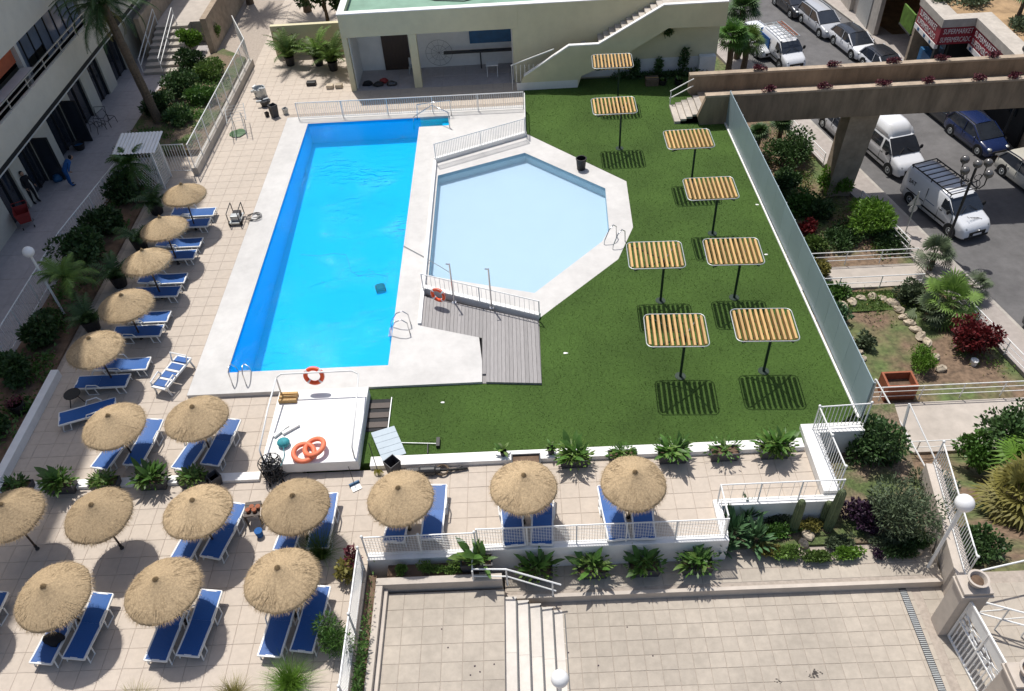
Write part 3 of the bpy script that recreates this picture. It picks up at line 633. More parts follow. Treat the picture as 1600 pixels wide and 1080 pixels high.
# ================================================================ RAILINGS AND FENCES
def fence(name, label, pts, h, m='white_metal', post=2.0, bars=.12, br=.011, mesh=None, mid=(), toprail=.025, low=.1, lean=None, zs=None, finial=False):
    p0 = Vector(pts[0]); t = thing(name, label, 'fence' if 'fence' in name else 'railing', p0)
    P3 = [Vector(p)-p0 for p in pts]; up = Vector((0,0,1))
    for i in range(len(P3)-1):
        a, b = P3[i], P3[i+1]; L = (b-a).length; n = max(1, round(L/post)); d = (b-a)/n
        for k in range(n+(1 if i == len(P3)-2 else 0)):
            q = a+d*k; o = MB().tube([q, q+up*h], .026, 6).build('post', m, t)
            if finial: MB().sphere((q.x,q.y,h+q.z+.03), .05, 8, 6).build('cap', m, o, smooth=True)
        MB().tube([a+up*(h-.02), b+up*(h-.02)], toprail, 6).build('top_rail', m, t)
        for z in mid: MB().tube([a+up*z, b+up*z], .018, 6).build('mid_rail', m, t)
        if bars or mesh:
            MB().tube([a+up*low, b+up*low], .018, 6).build('bottom_rail', m, t); q = MB()
            if bars:
                nb = int(L/bars)
                for k in range(1, nb): c = a+(b-a)*(k/nb); q.bar(c+up*low, c+up*(h-.03), br*1.6, br*1.6)
            if mesh:
                nb = int(L/mesh)
                for k in range(1, nb): c = a+(b-a)*(k/nb); q.bar(c+up*low, c+up*(h-.03), .009, .009)
                for k in range(1, int((h-low)/mesh)): q.bar(a+up*(low+k*mesh), b+up*(low+k*mesh), .009, .009)
            o = q.build('bars' if bars else 'wire_mesh', m, t); o['kind'] = 'stuff'
    return t
k2 = lambda x, y, z: Vector((*K(x, y, z), z))
fence('railing', 'long white barred railing between the swimming pool and the pool house', [k2(-12.2,41.4,ZS), k2(.2,41.25,ZS)], 1.0, post=2.5)
fence('railing', 'white barred railing on the low wall behind the wading pool', [k2(-4.36,36.4,.32), k2(.2,38.45,.32)], .95, post=2.4, bars=.09, br=.013)
fence('railing', 'short white barred railing beside the lawn joining the pool house railing', [k2(.24,38.6,.3), k2(.28,41.2,.22)], .95, post=2.4, bars=.12)
fence('railing', 'white barred railing with a life ring between wading pool and grey boards', [k2(-4.38,26.3,.3), k2(.38,24.25,.3)], .85, post=2.4, bars=.2, br=.009)
# terrace fences (mesh panels)
fence('mesh_fence', 'double white mesh panel fence above the landing', [(-5.3,13.6,.14), (-1.95,13.6,.14)], 1.05, post=1.7, bars=0, mesh=.09, finial=True)
fence('mesh_fence', 'long white mesh fence in front of the two rightmost lower parasols', [(-1.9,13.74,.16), (5.6,13.74,.16)], 1.0, post=1.5, bars=0, mesh=.08)
fence('mesh_fence', 'white fence panels round the empty terrace corner by the aloe bed', [(5.62,13.9,.16), (5.62,15.0,.16), (9.4,15.0,.16)], .95, post=1.3, bars=.35, br=.006)
fence('mesh_fence', 'white mesh fence standing on the wide white corner ledge', [(9.4,15.2,.32), (9.3,17.65,.32), (11.0,17.7,.32)], 1.15, post=1.25, bars=.13, finial=True)
fence('mesh_fence', 'white mesh fence beside the hedge running to the bottom edge', [(-5.4,13.3,.0), (-5.4,11.2,0), (-5.4,9.2,0), (-5.4,6,0)], 1.1, post=2.0, bars=0, mesh=.07, finial=True)
fence('mesh_fence', 'white mesh fence on the concrete wall beside the lamp post', [(12.25,12.2,-.05), (12.9,16.3,-.05)], 1.1, post=2.0, bars=.12, finial=True)
fence('white_fence', 'white fence on the cream wall between shaded bed and pool terrace', [(-16.5,36.2,.42), (-16.45,40.3,.42), (-16.4,44.4,.42), (-16.35,48.4,.42), (-17.9,52,.42)], 1.35, post=1.35, bars=.16, br=.010)
fence('white_fence', 'short white fence joining the trellis to the cream wall', [(-18.1,36.6,.0), (-16.7,36.2,.2)], 1.6, post=1.6, bars=.16)
fence('white_fence', 'white mesh fence beside the shaded walkway behind the parasol column', [(-20.6,18.5,.1), (-20.65,24.8,.1), (-20.7,30,.1), (-20.1,35.6,.1)], 1.2, post=1.5, bars=.2, br=.007)
# garden railings
nk = lambda y, o=1.9: near_kerb(y)-o
fence('garden_railing', 'white three-bar railing on the far side of the upper garden path', [(12.7,31.35*FS,ZST+.05), (nk(31.3*FS),31.35*FS,ZST+.05)], .85, post=1.75, bars=0, mid=(.3,.55))
fence('garden_railing', 'thin white railing on the near side of the upper garden path', [(13.3,29.5*FS,ZST+.05), (nk(29.5*FS)-.8,29.5*FS,ZST+.05)], .8, post=1.75, bars=0, mid=(.4,))
fence('garden_railing', 'white three-bar railing behind the lower garden path', [(11.4,22.45*FS,ZST+.05), (nk(22.45*FS),22.45*FS,ZST+.05)], .9, post=1.75, bars=0, mid=(.3,.6))
fence('garden_railing', 'white railing on the near side of the lower garden path', [(13.6,19.7*FS,ZST+.05), (nk(19.7*FS),19.7*FS,ZST+.05)], .8, post=1.75, bars=0, mid=(.4,))
fence('garden_railing', 'white railing along the pavement beside the red bush', [(nk(28.6*FS),28.6*FS,ZST+.1), (nk(22.8*FS),22.8*FS,ZST+.1)], .85, post=1.9, bars=0, mid=(.3,.58))
fence('garden_railing', 'white railing along the pavement near the footbridge pier', [(nk(52),52,ZST+.1), (nk(42),42,ZST+.1)], .85, post=1.9, bars=0, mid=(.3,.58))
fence('garden_railing', 'white railing along the pavement by the bright green bush', [(nk(38),38,ZST+.1), (nk(32*FS),32*FS,ZST+.1)], .85, post=1.9, bars=0, mid=(.3,.58))
# diagonal stay rails of the old gate on the slope
t = thing('gate_frame', 'white slanting frame on the slope by the rocks beside the lower path', 'gate', (12.5,20.0,-3.6))
MB().tube([(0,0,0),(.3,.9,2.7)], .05).build('post', 'white_metal', t); MB().tube([(.9,-1.2,0),(1.2,-.2,2.5)], .05).build('post', 'white_metal', t); MB().tube([(.3,.9,2.7),(1.4,-3.2,1.4)], .03).build('rail', 'white_metal', t); MB().tube([(1.2,-.2,2.5),(2.0,-3.5,1.0)], .03).build('rail', 'white_metal', t)
# opaque screen along the lawn
sc = thing('screen_fence', 'blue grey panel screen along the right edge of the lawn', 'fence', k2(10.62,38.4,ZL))
A, C_, D_ = k2(10.62,38.4,0), k2(11.02,23.6,0), k2(11.12,18.2,0)
pts = [A+(C_-A)*(i/12) for i in range(12)]+[C_+(D_-C_)*(i/5) for i in range(6)]
base = sc.location.copy()
for i in range(len(pts)-1):
    a, c = pts[i]-base, pts[i+1]-base; d = (c-a).normalized()*.006
    MB().bar(a+d+Vector((0,0,ZL+.93+base.z*0+.0)), c-d+Vector((0,0,ZL+.93)), .03, 1.75).build('panel', 'screen_panel', sc)
MB().bar(pts[0]-base+Vector((-.06,0,.13)), pts[-1]-base+Vector((-.06,0,.13)), .07, .06).build('kerb_strip', 'white_paint', sc)
for i in range(0, len(pts)): MB().bar(pts[i]-base+Vector((.035,0,ZL)), pts[i]-base+Vector((.035,0,ZL+1.8)), .04, .04).build('post', 'galv', sc)
# trellis with corrugated roof
t = thing('trellis_shelter', 'white trellis shelter with a corrugated white roof above the parasol column', 'shelter', (-18.6,35.6,0))
for x, y in ((-.75,-.5),(.75,-.5),(-.75,.6),(.75,.6)): MB().bar((x,y,0),(x,y,2.15),.07,.07).build('post', 'white_metal', t)
q = MB(); nn = 24
for i in range(nn+1):
    x = -1.05+2.1*i/nn; z = 2.25+(.04 if i % 2 else 0); q.v += [(x,-.75,z-.1),(x,.9,z+.12)]
for i in range(nn): q.f.append((2*i,2*i+2,2*i+3,2*i+1))
q.build('roof', 'white_paint', t)
q = MB()
for i in range(-6, 13): 
    a = i*.17
    for s_ in (1,-1):
        p = []
        for zz in (0, 2.0):
            p.append((max(-.75,min(.75,-.75+a*1.0+ (zz*.6 if s_ == 1 else -zz*.6+.6))), -.5+.01*s_, zz))
        q.bar(p[0], p[1], .03, .01)
o = q.build('lattice', 'white_metal', t); o['kind'] = 'stuff'
q = MB()
for i in range(8): q.bar((.75,-.45+i*.14,.05),(.75,-.45+i*.14,2.1),.03,.03)
o = q.build('side_bars', 'white_metal', t); o['kind'] = 'stuff'

# ================================================================ PARASOLS
def parasol_proto():
    t = thing('straw_parasol', 'x', 'parasol', group='straw parasols on the terrace')
    n = 56; prof = [(.05,2.47),(.12,2.40),(.3,2.29),(.55,2.17),(.8,2.04),(1.0,1.93),(1.06,1.87),(1.04,1.83)]
    c = MB(); k = len(c.v)
    for (r, z) in prof:
        for j in range(n):
            a = 2*math.pi*j/n; q = r*(1+.012*math.sin(5*a)+random.uniform(-.012,.012)); c.v.append((q*math.cos(a), q*math.sin(a), z+random.uniform(-.012,.012)+.01*math.sin(3*a)*r))
    for i in range(len(prof)-1):
        for j in range(n): c.f.append((i*n+j, i*n+(j+1)%n, (i+1)*n+(j+1)%n, (i+1)*n+j))
    c.f.append(tuple(range(n)))
    cp = c.build('canopy', 'straw', t, smooth=True)
    st = MB()
    for i in range(650):     # loose straws lying on the cone
        r = .12+.9*math.sqrt(random.random()); a = random.random()*2*math.pi; z = 2.42-.48*(r)/1.0+.010; L = random.uniform(.08,.2)
        da = random.uniform(-.35,.35); dx, dy = math.cos(a+da), math.sin(a+da); w = .006
        x, y = r*math.cos(a), r*math.sin(a); x2, y2 = x+dx*L, y+dy*L; r2 = math.hypot(x2, y2)
        if r2 > 1.07: continue
        z2 = 2.42-.48*r2+random.uniform(.0,.02); st.add([(x-dy*w,y+dx*w,z),(x+dy*w,y-dx*w,z),(x2+dy*w,y2-dx*w,z2),(x2-dy*w,y2+dx*w,z2)], [(0,1,2,3)])
    o = st.build('loose_straw', 'straw', t); o['kind'] = 'stuff'
    st = MB()
    for i in range(1000):
        a = random.random()*2*math.pi; r = 1.0; L = random.uniform(.05,.19); dz = random.uniform(-.17,-.06); da = random.uniform(-.5,.5)
        x, y = r*math.cos(a), r*math.sin(a); dx, dy = math.cos(a+da), math.sin(a+da); w = .006
        st.add([(x-dy*w,y+dx*w,1.91),(x+dy*w,y-dx*w,1.91),(x+dx*L,y+dy*L,1.91+dz)], [(0,1,2)])
    o = st.build('fringe', 'straw', t); o['kind'] = 'stuff'
    MB().lathe([(.09,2.41),(.08,2.46),(.045,2.51),(.02,2.54)], 10, wob=.1).build('finial', 'straw_dark', t)
    MB().tube([(0,0,0),(0,0,2.36)], .035, 8).build('pole', 'brown_wood', t)
    MB().lathe([(.07,0),(.07,.03),(.05,.05),(.05,.2)], 16).build('base_plate', 'dark_metal', t)
    return t
par = parasol_proto()
PAR = [(-15.34,31.44,'straw parasol nearest the trellis in the column left of the pool'),(-15.45,28.88,'second straw parasol from the trellis in the column left of the pool'),(-15.51,26.59,'middle straw parasol of the five in the column left of the pool'),
 (-15.62,24.1,'fourth straw parasol from the trellis in the column left of the pool'),(-15.88,21.64,'last straw parasol of the column left of the pool, beside the white lounger'),(-13.95,17.95,'straw parasol behind the planter row, left of its pair'),
 (-11.25,18.0,'straw parasol behind the planter row, close to the white platform'),(-15.95,14.45,'straw parasol cut by the left edge below the planter row'),(-13.2,14.35,'lone straw parasol without loungers below the planter row'),
 (-10.2,14.3,'straw parasol beside the wooden crate table'),(-7.3,14.4,'straw parasol just below the white platform'),(-4.1,14.6,'straw parasol above the double mesh fence panels'),(-.5,14.65,'straw parasol left of the rightmost one by the mesh fence'),
 (2.8,14.7,'rightmost of all straw parasols, next to the empty terrace corner'),(-13.45,11.75,'front row straw parasol at the left, black cloth on its lounger'),(-10.4,11.7,'middle straw parasol of the front row'),(-7.2,11.8,'front row straw parasol nearest the hedge fence'),
 (-16.6,11.75,'front row straw parasol mostly outside the left edge')]
for i, (x, y, lb) in enumerate(PAR):
    s_ = [.91,.91,.93,.94,.96,.96,.96,.94,.95,.96,.96,.95,.94,.94,.99,.98,1.0,.96][i]
    if i == 0: par['label'] = lb; o = par; o.location = (x,y,0); o.scale = (s_,s_,1)
    else: o = dup(par, lb, (x,y,0), random.random()*6); o.scale = (s_*random.uniform(.96,1.03),s_*random.uniform(.96,1.03),random.uniform(.95,1.04))
    o.rotation_euler = (random.uniform(-.05,.05), random.uniform(-.05,.05), random.random()*6)

# ================================================================ SUN LOUNGERS
def lounger_proto(name, backang, sling='sling_blue'):
    t = thing(name, 'x', 'sun lounger', group='blue sun loungers')
    W, L = .64, 1.95; zb = .33; yb = .55
    f = MB()
    for sx in (-1,1):
        f.bar((sx*W/2,-L/2,zb),(sx*W/2,yb*L-L/2+.0,zb),.05,.06)
    f.bar((-W/2,-L/2+.02,zb),(W/2,-L/2+.02,zb),.06,.05); f.bar((-W/2,yb*L-L/2,zb-.03),(W/2,yb*L-L/2,zb-.03),.05,.05); f.build('frame', 'plastic_white', t)
    y0 = yb*L-L/2; Lb = L*(1-yb); c_, s_ = math.cos(backang), math.sin(backang); e = (y0+Lb*c_, zb+Lb*s_)
    f = MB()
    for sx in (-1,1): f.bar((sx*W/2,y0,zb),(sx*W/2,e[0],e[1]),.05,.055)
    f.bar((-W/2,e[0],e[1]),(W/2,e[0],e[1]),.055,.055); f.build('back_frame', 'plastic_white', t)
    w = W/2-.02
    def sheet(pts):
        q = MB()
        for (y, z) in pts: q.v += [(-w,y,z),(w*0,y,z-.015),(w,y,z)]
        for i in range(len(pts)-1):
            for j in range(2): a = i*3+j; q.f.append((a,a+1,a+4,a+3))
        return q
    sheet([(-L/2+.03+i*(y0+L/2-.03)/6, zb+.035-.012*math.sin(math.pi*i/6)) for i in range(7)]).build('seat_sling', sling, t, smooth=True)
    sheet([(y0+Lb*c_*i/5, zb+.037+Lb*s_*i/5) for i in range(6)]).build('back_sling', sling, t, smooth=True)
    for sx in (-1,1):
        for (ya, yb2) in ((-L/2+.12,-L/2+.34),(y0+.1,y0+.42)):
            q = MB(); q.tube([(sx*W/2,ya+.02,zb-.02),(sx*(W/2+.03),ya-.05,.02),(sx*(W/2+.03),yb2,.02),(sx*W/2,yb2+.05,zb-.02)], .024, 6); q.build('leg', 'plastic_white', t)
    for sx in (-1,1):
        q = MB(); q.tube([(sx*(W/2+.03),y0-.15,zb+.0),(sx*(W/2+.06),y0-.05,zb+.2),(sx*(W/2+.06),y0+.3,zb+.22),(sx*(W/2+.03),y0+.42,zb+.05)], .022, 6); q.build('armrest', 'plastic_white', t)
    return t
lg = lounger_proto('sun_lounger', .16); lgt = lounger_proto('sun_lounger', .0)
LOUNGE = []
nm = ['nearest the trellis','second from the trellis','in the middle of the left column','fourth from the trellis','last in the left column']
for i, (yu, yl) in enumerate([(32.35,31.5),(29.98,29.1),(27.44,26.6),(25.0,24.18),(22.3,21.45)]):
    LOUNGE.append((-15.55-.02*i, yu, pi2, 0, 'far-side blue lounger under the parasol '+nm[i])); LOUNGE.append((-15.6-(.55 if i == 4 else .02*i), yl, pi2, 1, 'shaded near-side blue lounger under the parasol '+nm[i]))
for (x, y, a, lb) in [(-14.6,18.25,-.25,'left one of two under the left parasol behind the planter row'),(-13.6,18.35,-.12,'right one of two under the left parasol behind the planter row'),
    (-11.75,18.05,-.28,'left one of two under the parasol by the white platform'),(-10.85,18.2,-.2,'right one of two under the parasol by the white platform'),
    (-10.85,14.5,-.2,'left one of two under the parasol beside the crate'),(-9.9,14.6,-.25,'right one of two, next to the crate'),
    (-7.75,14.75,-.12,'left one of two under the parasol below the white platform'),(-6.8,14.8,-.04,'right one of two under the parasol below the white platform'),
    (-4.4,14.9,-.12,'left one of two above the double mesh panels'),(-3.3,14.95,-.04,'right one of two above the double mesh panels'),
    (-.85,14.6,.05,'left one of two under the parasol left of the rightmost one'),(.1,14.6,-.08,'right one of two under the parasol left of the rightmost one'),
    (2.3,14.65,.08,'left one of two under the rightmost parasol'),(3.2,14.65,-.05,'right one of two under the rightmost parasol'),
    (-14.0,11.45,-.10,'left one of two in the front row with black cloth on it'),(-13.1,11.55,-.14,'right one of two in the front row at the left'),
    (-10.75,11.4,-.1,'left one of two under the middle front row parasol'),(-9.85,11.5,-.14,'right one of two under the middle front row parasol'),
    (-7.55,11.4,-.1,'left one of two in the front row by the hedge fence'),(-6.65,11.5,-.14,'right one of two in the front row by the hedge fence'),
    (-16.35,11.75,-.14,'cut by the left edge in the front row')]:
    LOUNGE.append((x, y, a, 0, 'blue lounger, '+lb))
LOUNGE.append((-16.2,19.95,-pi2+.33,1,'bright blue lounger in the sun beside the small dark table'))
u0 = u1 = False
for (x, y, a, kd, lb) in LOUNGE:
    if kd == 0 and not u0: u0 = True; lg['label'] = lb; lg.location = (x,y,0); lg.rotation_euler = (0,0,a)
    elif kd == 1 and not u1: u1 = True; lgt['label'] = lb; lgt.location = (x,y,0); lgt.rotation_euler = (0,0,a)
    else: dup(lgt if kd else lg, lb, (x,y,0), a+random.uniform(-.02,.02))
# white stacked lounger near the pool corner
t = thing('white_lounger', 'white plastic reclining chair with dark blue cushions near the pool corner', 'sun lounger', (-13.55,21.7,0), -.32)
q = MB()
for sx in (-.3,.3): q.bar((sx,-.85,.42),(sx,.8,.42),.06,.08); q.tube([(sx*1.1,-.75,.0),(sx*1.1,-.8,.6),(sx*1.1,-.3,.66),(sx*1.1,-.2,.42)], .03)
for y in (-.85,-.4,.05,.45,.8): q.bar((-.3,y,.43),(.3,y,.43),.09,.06)
q.build('frame', 'plastic_white', t)
for y in (-.62,-.18,.26,.63): MB().box(-.25,y-.16,.42,.25,y+.14,.47).build('cushion', 'sling_blue', t)
for sx in (-.3,.3):
    for y in (-.8,.7): MB().bar((sx,y,.4),(sx*1.15,y+.05,0),.05,.05).build('leg', 'plastic_white', t)
MB().tube([(-.33,.5,.45),(-.36,.6,.8),(.36,.6,.8),(.33,.5,.45)], .03).build('head_bar', 'plastic_white', t)
tag(MB().lathe([(.28,0),(.3,.05),(.18,.1),(.05,.12)], 12, wob=.25, sq=(1.0,.7)).build('black_cloth', 'cloth_black', loc=(-14.0,11.15,.36), smooth=True), 'crumpled black cloth lying on the front row lounger', 'cloth')

# ================================================================ SLATTED SUNSHADES
def shade_proto():
    t = thing('slatted_sunshade', 'x', 'sunshade', group='slatted sunshades on the lawn')
    W, D, z, ox, oy, rc = 2.10, 1.64, 2.42, -.38, -.12, .2
    pts = []
    for (cx, cy, a0) in ((W/2-rc,D/2-rc,0),(-W/2+rc,D/2-rc,90),(-W/2+rc,-D/2+rc,180),(W/2-rc,-D/2+rc,270)):
        for k in range(6): a = R_(a0+90*k/5); pts.append((ox+cx+rc*math.cos(a), oy+cy+rc*math.sin(a), z))
    MB().tube(pts, .02, 8, closed=True).build('frame', 'galv', t, smooth=True)
    for k in range(11):
        x = ox-W/2+.12+k*(W-.24)/10; h = D/2-.05 if 0 < k < 10 else D/2-.11
        a, b_ = x-.04, x+.04; MB().add([(a,oy-h+.14,z-.17),(b_,oy-h+.14,z-.17),(b_,oy+h-.14,z-.17),(a,oy+h-.14,z-.17),(a,oy-h,z-.02),(b_,oy-h,z-.02),(b_,oy+h,z-.02),(a,oy+h,z-.02),(a,oy-h,z+.035),(b_,oy-h,z+.035),(b_,oy+h,z+.035),(a,oy+h,z+.035)],
            [(3,2,1,0),(0,1,5,4),(1,2,6,5),(2,3,7,6),(3,0,4,7),(4,5,9,8),(5,6,10,9),(6,7,11,10),(7,4,8,11),(8,9,10,11)]).build('slat', 'wood_slat', t)
    MB().tube([(0,0,0),(0,0,z-.32)], .05, 10).build('post', 'leaf_dark_paint', t); MB().lathe([(.2,0),(.2,.015)], 16).build('foot_plate', 'leaf_dark_paint', t)
    for (x, y) in ((W/2-.2,D/2-.06),(-W/2+.2,D/2-.06),(W/2-.2,-D/2+.06),(-W/2+.2,-D/2+.06)): MB().bar((0,0,z-.36),(ox+x,oy+y,z-.12),.045,.045).build('brace', 'leaf_dark_paint', t)
    return t
mat('leaf_dark_paint', (.012,.03,.018), .5, .1, 5)
sh = shade_proto()
SH = [(968,232,'far slatted sunshade over the lawn nearest the bridge steps, left column'),(965,160,'slatted sunshade in front of the pool house stair'),(1080,286,'slatted sunshade right beside the bridge steps'),(1113,365,'second slatted sunshade from the bridge in the right column'),
      (1147,465,'third slatted sunshade from the bridge in the right column'),(1032,470,'slatted sunshade beside the wading pool ladder'),(1193,580,'slatted sunshade nearest the screen, front right'),(1063,588,'front left slatted sunshade on the lawn')]
for i, (px, py, lb) in enumerate(SH):
    p = G(px, py, ZL); a = random.uniform(-.03,.03)-.03
    if i == 0: sh['label'] = lb; sh.location = p; sh.rotation_euler = (0,0,a)
    else: dup(sh, lb, p, a)
# ================================================================ VEGETATION
def rv(): 
    while True:
        v = Vector((random.uniform(-1,1), random.uniform(-1,1), random.uniform(-1,1)))
        if .01 < v.length < 1: return v.normalized()
def leafquad(mb, p, d, L, w, droop=0):
    d = d.normalized(); s = d.cross(rv())
    if s.length < .05: s = d.cross(Vector((1,0,0)))
    s = s.normalized()*w; m = p+d*L*.5; e = p+d*L+Vector((0,0,-droop))
    mb.add([p, m+s, e, m-s], [(0,1,2,3)])
def bush(name, label, loc, rx, rz, n, ls, m, stem=.15, lobes=9, cat='shrub', ry=None, group=None, ratio=.4, trunk=0):
    t = thing(name, label, cat, loc, group=group); ry = ry or rx; mb = MB(); lb = []
    for i in range(lobes):
        v = rv(); q = random.uniform(.35,.8); lb.append((Vector((v.x*rx*q, v.y*ry*q, trunk+rz*(.55+.5*v.z*q))), random.uniform(.3,.55)))
    lb.append((Vector((0,0,trunk+rz*.5)), .6))
    for i in range(n):
        c, q = random.choice(lb); v = rv(); r = q*random.uniform(.6,1.05)
        p = c+Vector((v.x*rx*r, v.y*ry*r, v.z*rz*.55*r))
        if p.z < .03: p.z = random.uniform(.03,.2)
        leafquad(mb, p, (v+rv()*.9+Vector((0,0,.25))), ls*random.uniform(.6,1.3), ls*ratio*random.uniform(.5,.9))
    o = mb.build('foliage', m, t); o['kind'] = 'stuff'
    s = MB()
    if trunk: s.tube([(0,0,0),(.03,.02,trunk*.6),(0,0,trunk+rz*.4)], [stem, stem*.8, stem*.4], 7)
    for i in range(5):
        c, q = lb[i]; s.tube([(0,0,trunk*.8),(c.x*.4,c.y*.4,trunk+(c.z-trunk)*.6),tuple(c)], [stem*.5, stem*.3, stem*.1], 5)
    s.build('trunk' if trunk else 'stems', 'bark', t)
    return t
def frond(mb, base, az, el, L, nl, ll, lw, droop=1.0):
    pts = []; p = Vector(base); e = el
    for i in range(9):
        pts.append(p.copy()); p = p+Vector((math.cos(az)*math.cos(e), math.sin(az)*math.cos(e), math.sin(e)))*(L/8); e -= droop*(.12+.03*i)
    mb.tube(pts, [.03*L/2*(1-i/9)+.004 for i in range(9)], 4)
    for i in range(nl):
        f = .12+.88*i/nl; k = min(7.999, f*8); a = pts[int(k)]; b = pts[int(k)+1]; q = a+(b-a)*(k-int(k)); d = (b-a).normalized(); s = d.cross(Vector((0,0,1))).normalized()
        l_ = ll*math.sin(math.pi*(.15+.85*f)**.8)*random.uniform(.8,1.1)+.05
        for sg in (-1,1):
            dd = (s*sg+d*.55+Vector((0,0,-.25+random.uniform(-.15,.15)))).normalized(); w = d*lw
            mb.add([q-w, q+w, q+dd*l_+Vector((0,0,-.12*l_))], [(0,1,2)])
def palm(name, label, base, top, nf, L, m, rt=.2, nl=34, ll=.45, lw=.022, group=None, dead=6):
    t = thing(name, label, 'palm', base, group=group); b = Vector(base); tp = Vector(top)-b; s = MB()
    pts = [tp*(i/14)+Vector((math.sin(i*.22)*.0,0,0)) for i in range(15)]
    s.tube(pts, [rt*(1.25 if i == 0 else 1.0-.15*i/14)*(1+.06*(i%2)) for i in range(15)], 10); s.build('trunk', 'bark', t)
    mb = MB()
    for i in range(nf): frond(mb, tp+Vector((0,0,random.uniform(-.1,.2))), random.random()*6.283, random.uniform(-.35,1.3), L*random.uniform(.75,1.1), nl, ll, lw, random.uniform(.6,1.1))
    o = mb.build('crown', m, t); o['kind'] = 'stuff'
    if dead:
        mb = MB()
        for i in range(dead): frond(mb, tp+Vector((0,0,-.25)), random.random()*6.283, random.uniform(-.9,-.5), L*.6, nl//2, ll*.8, lw, .9)
        o = mb.build('dead_fronds', 'leaf_yellow', t); o['kind'] = 'stuff'
    return t
def fanleaf(mb, p, d, R, nb=13):
    d = d.normalized(); s = d.cross(Vector((0,0,1)))
    if s.length < .1: s = Vector((1,0,0))
    s.normalize(); nrm = s.cross(d)
    for i in range(nb):
        a = -1.75+3.5*i/(nb-1); v = (d*math.cos(a)+s*math.sin(a)); q = v.cross(nrm)*R*.06
        e = p+v*R*random.uniform(.85,1.05)+Vector((0,0,-.18*R)); m = p+v*R*.55; mb.add([p, m+q, e, m-q], [(0,1,2,3)])
def fanpalm(name, label, loc, h, nf, R, m, trunk=.12, group=None, petiole=.6):
    t = thing(name, label, 'palm', loc, group=group); MB().tube([(0,0,0),(.05,0,h*.5),(0,.03,h)], [trunk*1.2,trunk,trunk*1.1], 8).build('trunk', 'bark', t); mb = MB()
    for i in range(nf):
        az = random.random()*6.283; el = random.uniform(-.3,1.4); d = Vector((math.cos(az)*math.cos(el), math.sin(az)*math.cos(el), math.sin(el))); L = petiole*random.uniform(.7,1.2)
        p = Vector((0,0,h))+d*L; mb.tube([(0,0,h), tuple(p)], .012, 3); d2 = d+Vector((0,0,-.25)); fanleaf(mb, p, d2, R*random.uniform(.8,1.1))
    o = mb.build('crown', m, t); o['kind'] = 'stuff'; return t
def tuft(name, label, loc, n, L, m, w=.006, spread=.9, base=.12, cat='grass', group=None, el0=.5, el1=1.5, droop=.55):
    t = thing(name, label, cat, loc, group=group); mb = MB()
    for i in range(n):
        az = random.random()*6.283; el = random.uniform(el0, el1); l_ = L*random.uniform(.6,1.1); p = Vector((random.uniform(-base,base), random.uniform(-base,base), .0)); e = el; prev = None
        s = Vector((-math.sin(az), math.cos(az), 0))*w; k = len(mb.v)
        for j in range(5):
            ww = 1-j/4.3; mb.v += [tuple(p+s*ww), tuple(p-s*ww)]; p = p+Vector((math.cos(az)*math.cos(e), math.sin(az)*math.cos(e), math.sin(e)))*(l_/4); e -= droop*(.3+.25*j)*(1.2-el/1.6)
        for j in range(4): mb.f.append((k+2*j, k+2*j+1, k+2*j+3, k+2*j+2))
    o = mb.build('blades', m, t); o['kind'] = 'stuff'; MB().lathe([(base*1.1,0),(base*.9,.05),(base*.3,.12)], 8, wob=.1).build('root_crown', 'bark', t); return t
# shared big-leaf meshes
def leaf_mesh(L, W, m, bend):
    mb = MB(); p = Vector((0,0,0)); e = 0; N = 7
    ws = [.06,.07,.5,.95,1,.7,.05]
    for i in range(N):
        w = W/2*ws[i]; mb.v += [(p.x,-w,p.z+w*.3),(p.x,0,p.z),(p.x,w,p.z+w*.3)]; p = p+Vector((math.cos(e),0,math.sin(e)))*(L/(N-1)); e -= bend/(N-1)
    for i in range(N-1):
        for j in range(2): a = 3*i+j; mb.f.append((a,a+1,a+4,a+3))
    me = mb.mesh('leaf', True); me.materials.append(MATS[m]); return me
LEAF = {'big':[leaf_mesh(.78,.17,'leaf_a',.9), leaf_mesh(.66,.15,'leaf_b',1.3), leaf_mesh(.85,.18,'leaf_a',.5)], 'small':[leaf_mesh(.34,.09,'leaf_a',1.0), leaf_mesh(.28,.08,'leaf_b',1.2)],
        'giant':[leaf_mesh(1.15,.3,'leaf_a',.8), leaf_mesh(1.0,.26,'leaf_b',1.0)], 'aloe':[leaf_mesh(.75,.11,'leaf_aloe',-.25), leaf_mesh(.62,.10,'leaf_aloe',.3)]}
def leaves(t, kind, n, z0, dx=.25, dy=.1, el0=.45, el1=1.45, sc=1.0):
    for i in range(n):
        me = random.choice(LEAF[kind]); az = random.random()*6.283; el = random.uniform(el0, el1); s = sc*random.uniform(.65,1.12)
        put('leaf', me, t, (random.uniform(-dx,dx), random.uniform(-dy,dy), z0), (random.uniform(-.3,.3), -el, az), scale=(s,s*random.uniform(.8,1.1),s))
pl_boxm = MB(); pl_boxm.add([(-.40,-.16,0),(.40,-.16,0),(.40,.16,0),(-.40,.16,0),(-.45,-.2,.32),(.45,-.2,.32),(.45,.2,.32),(-.45,.2,.32),(-.41,-.165,.32),(.41,-.165,.32),(.41,.165,.32),(-.41,.165,.32),(-.41,-.165,.26),(.41,-.165,.26),(.41,.165,.26),(-.41,.165,.26)],
    [(3,2,1,0),(0,1,5,4),(1,2,6,5),(2,3,7,6),(3,0,4,7),(4,5,9,8),(5,6,10,9),(6,7,11,10),(7,4,8,11),(8,9,13,12),(9,10,14,13),(10,11,15,14),(11,8,12,15)])
pl_boxm.v = [(v[0]*1.08, v[1]*1.05, v[2]*1.28) for v in pl_boxm.v]
plbox = pl_boxm.mesh('planter_box'); plbox.materials.append(MATS['planter_grey'])
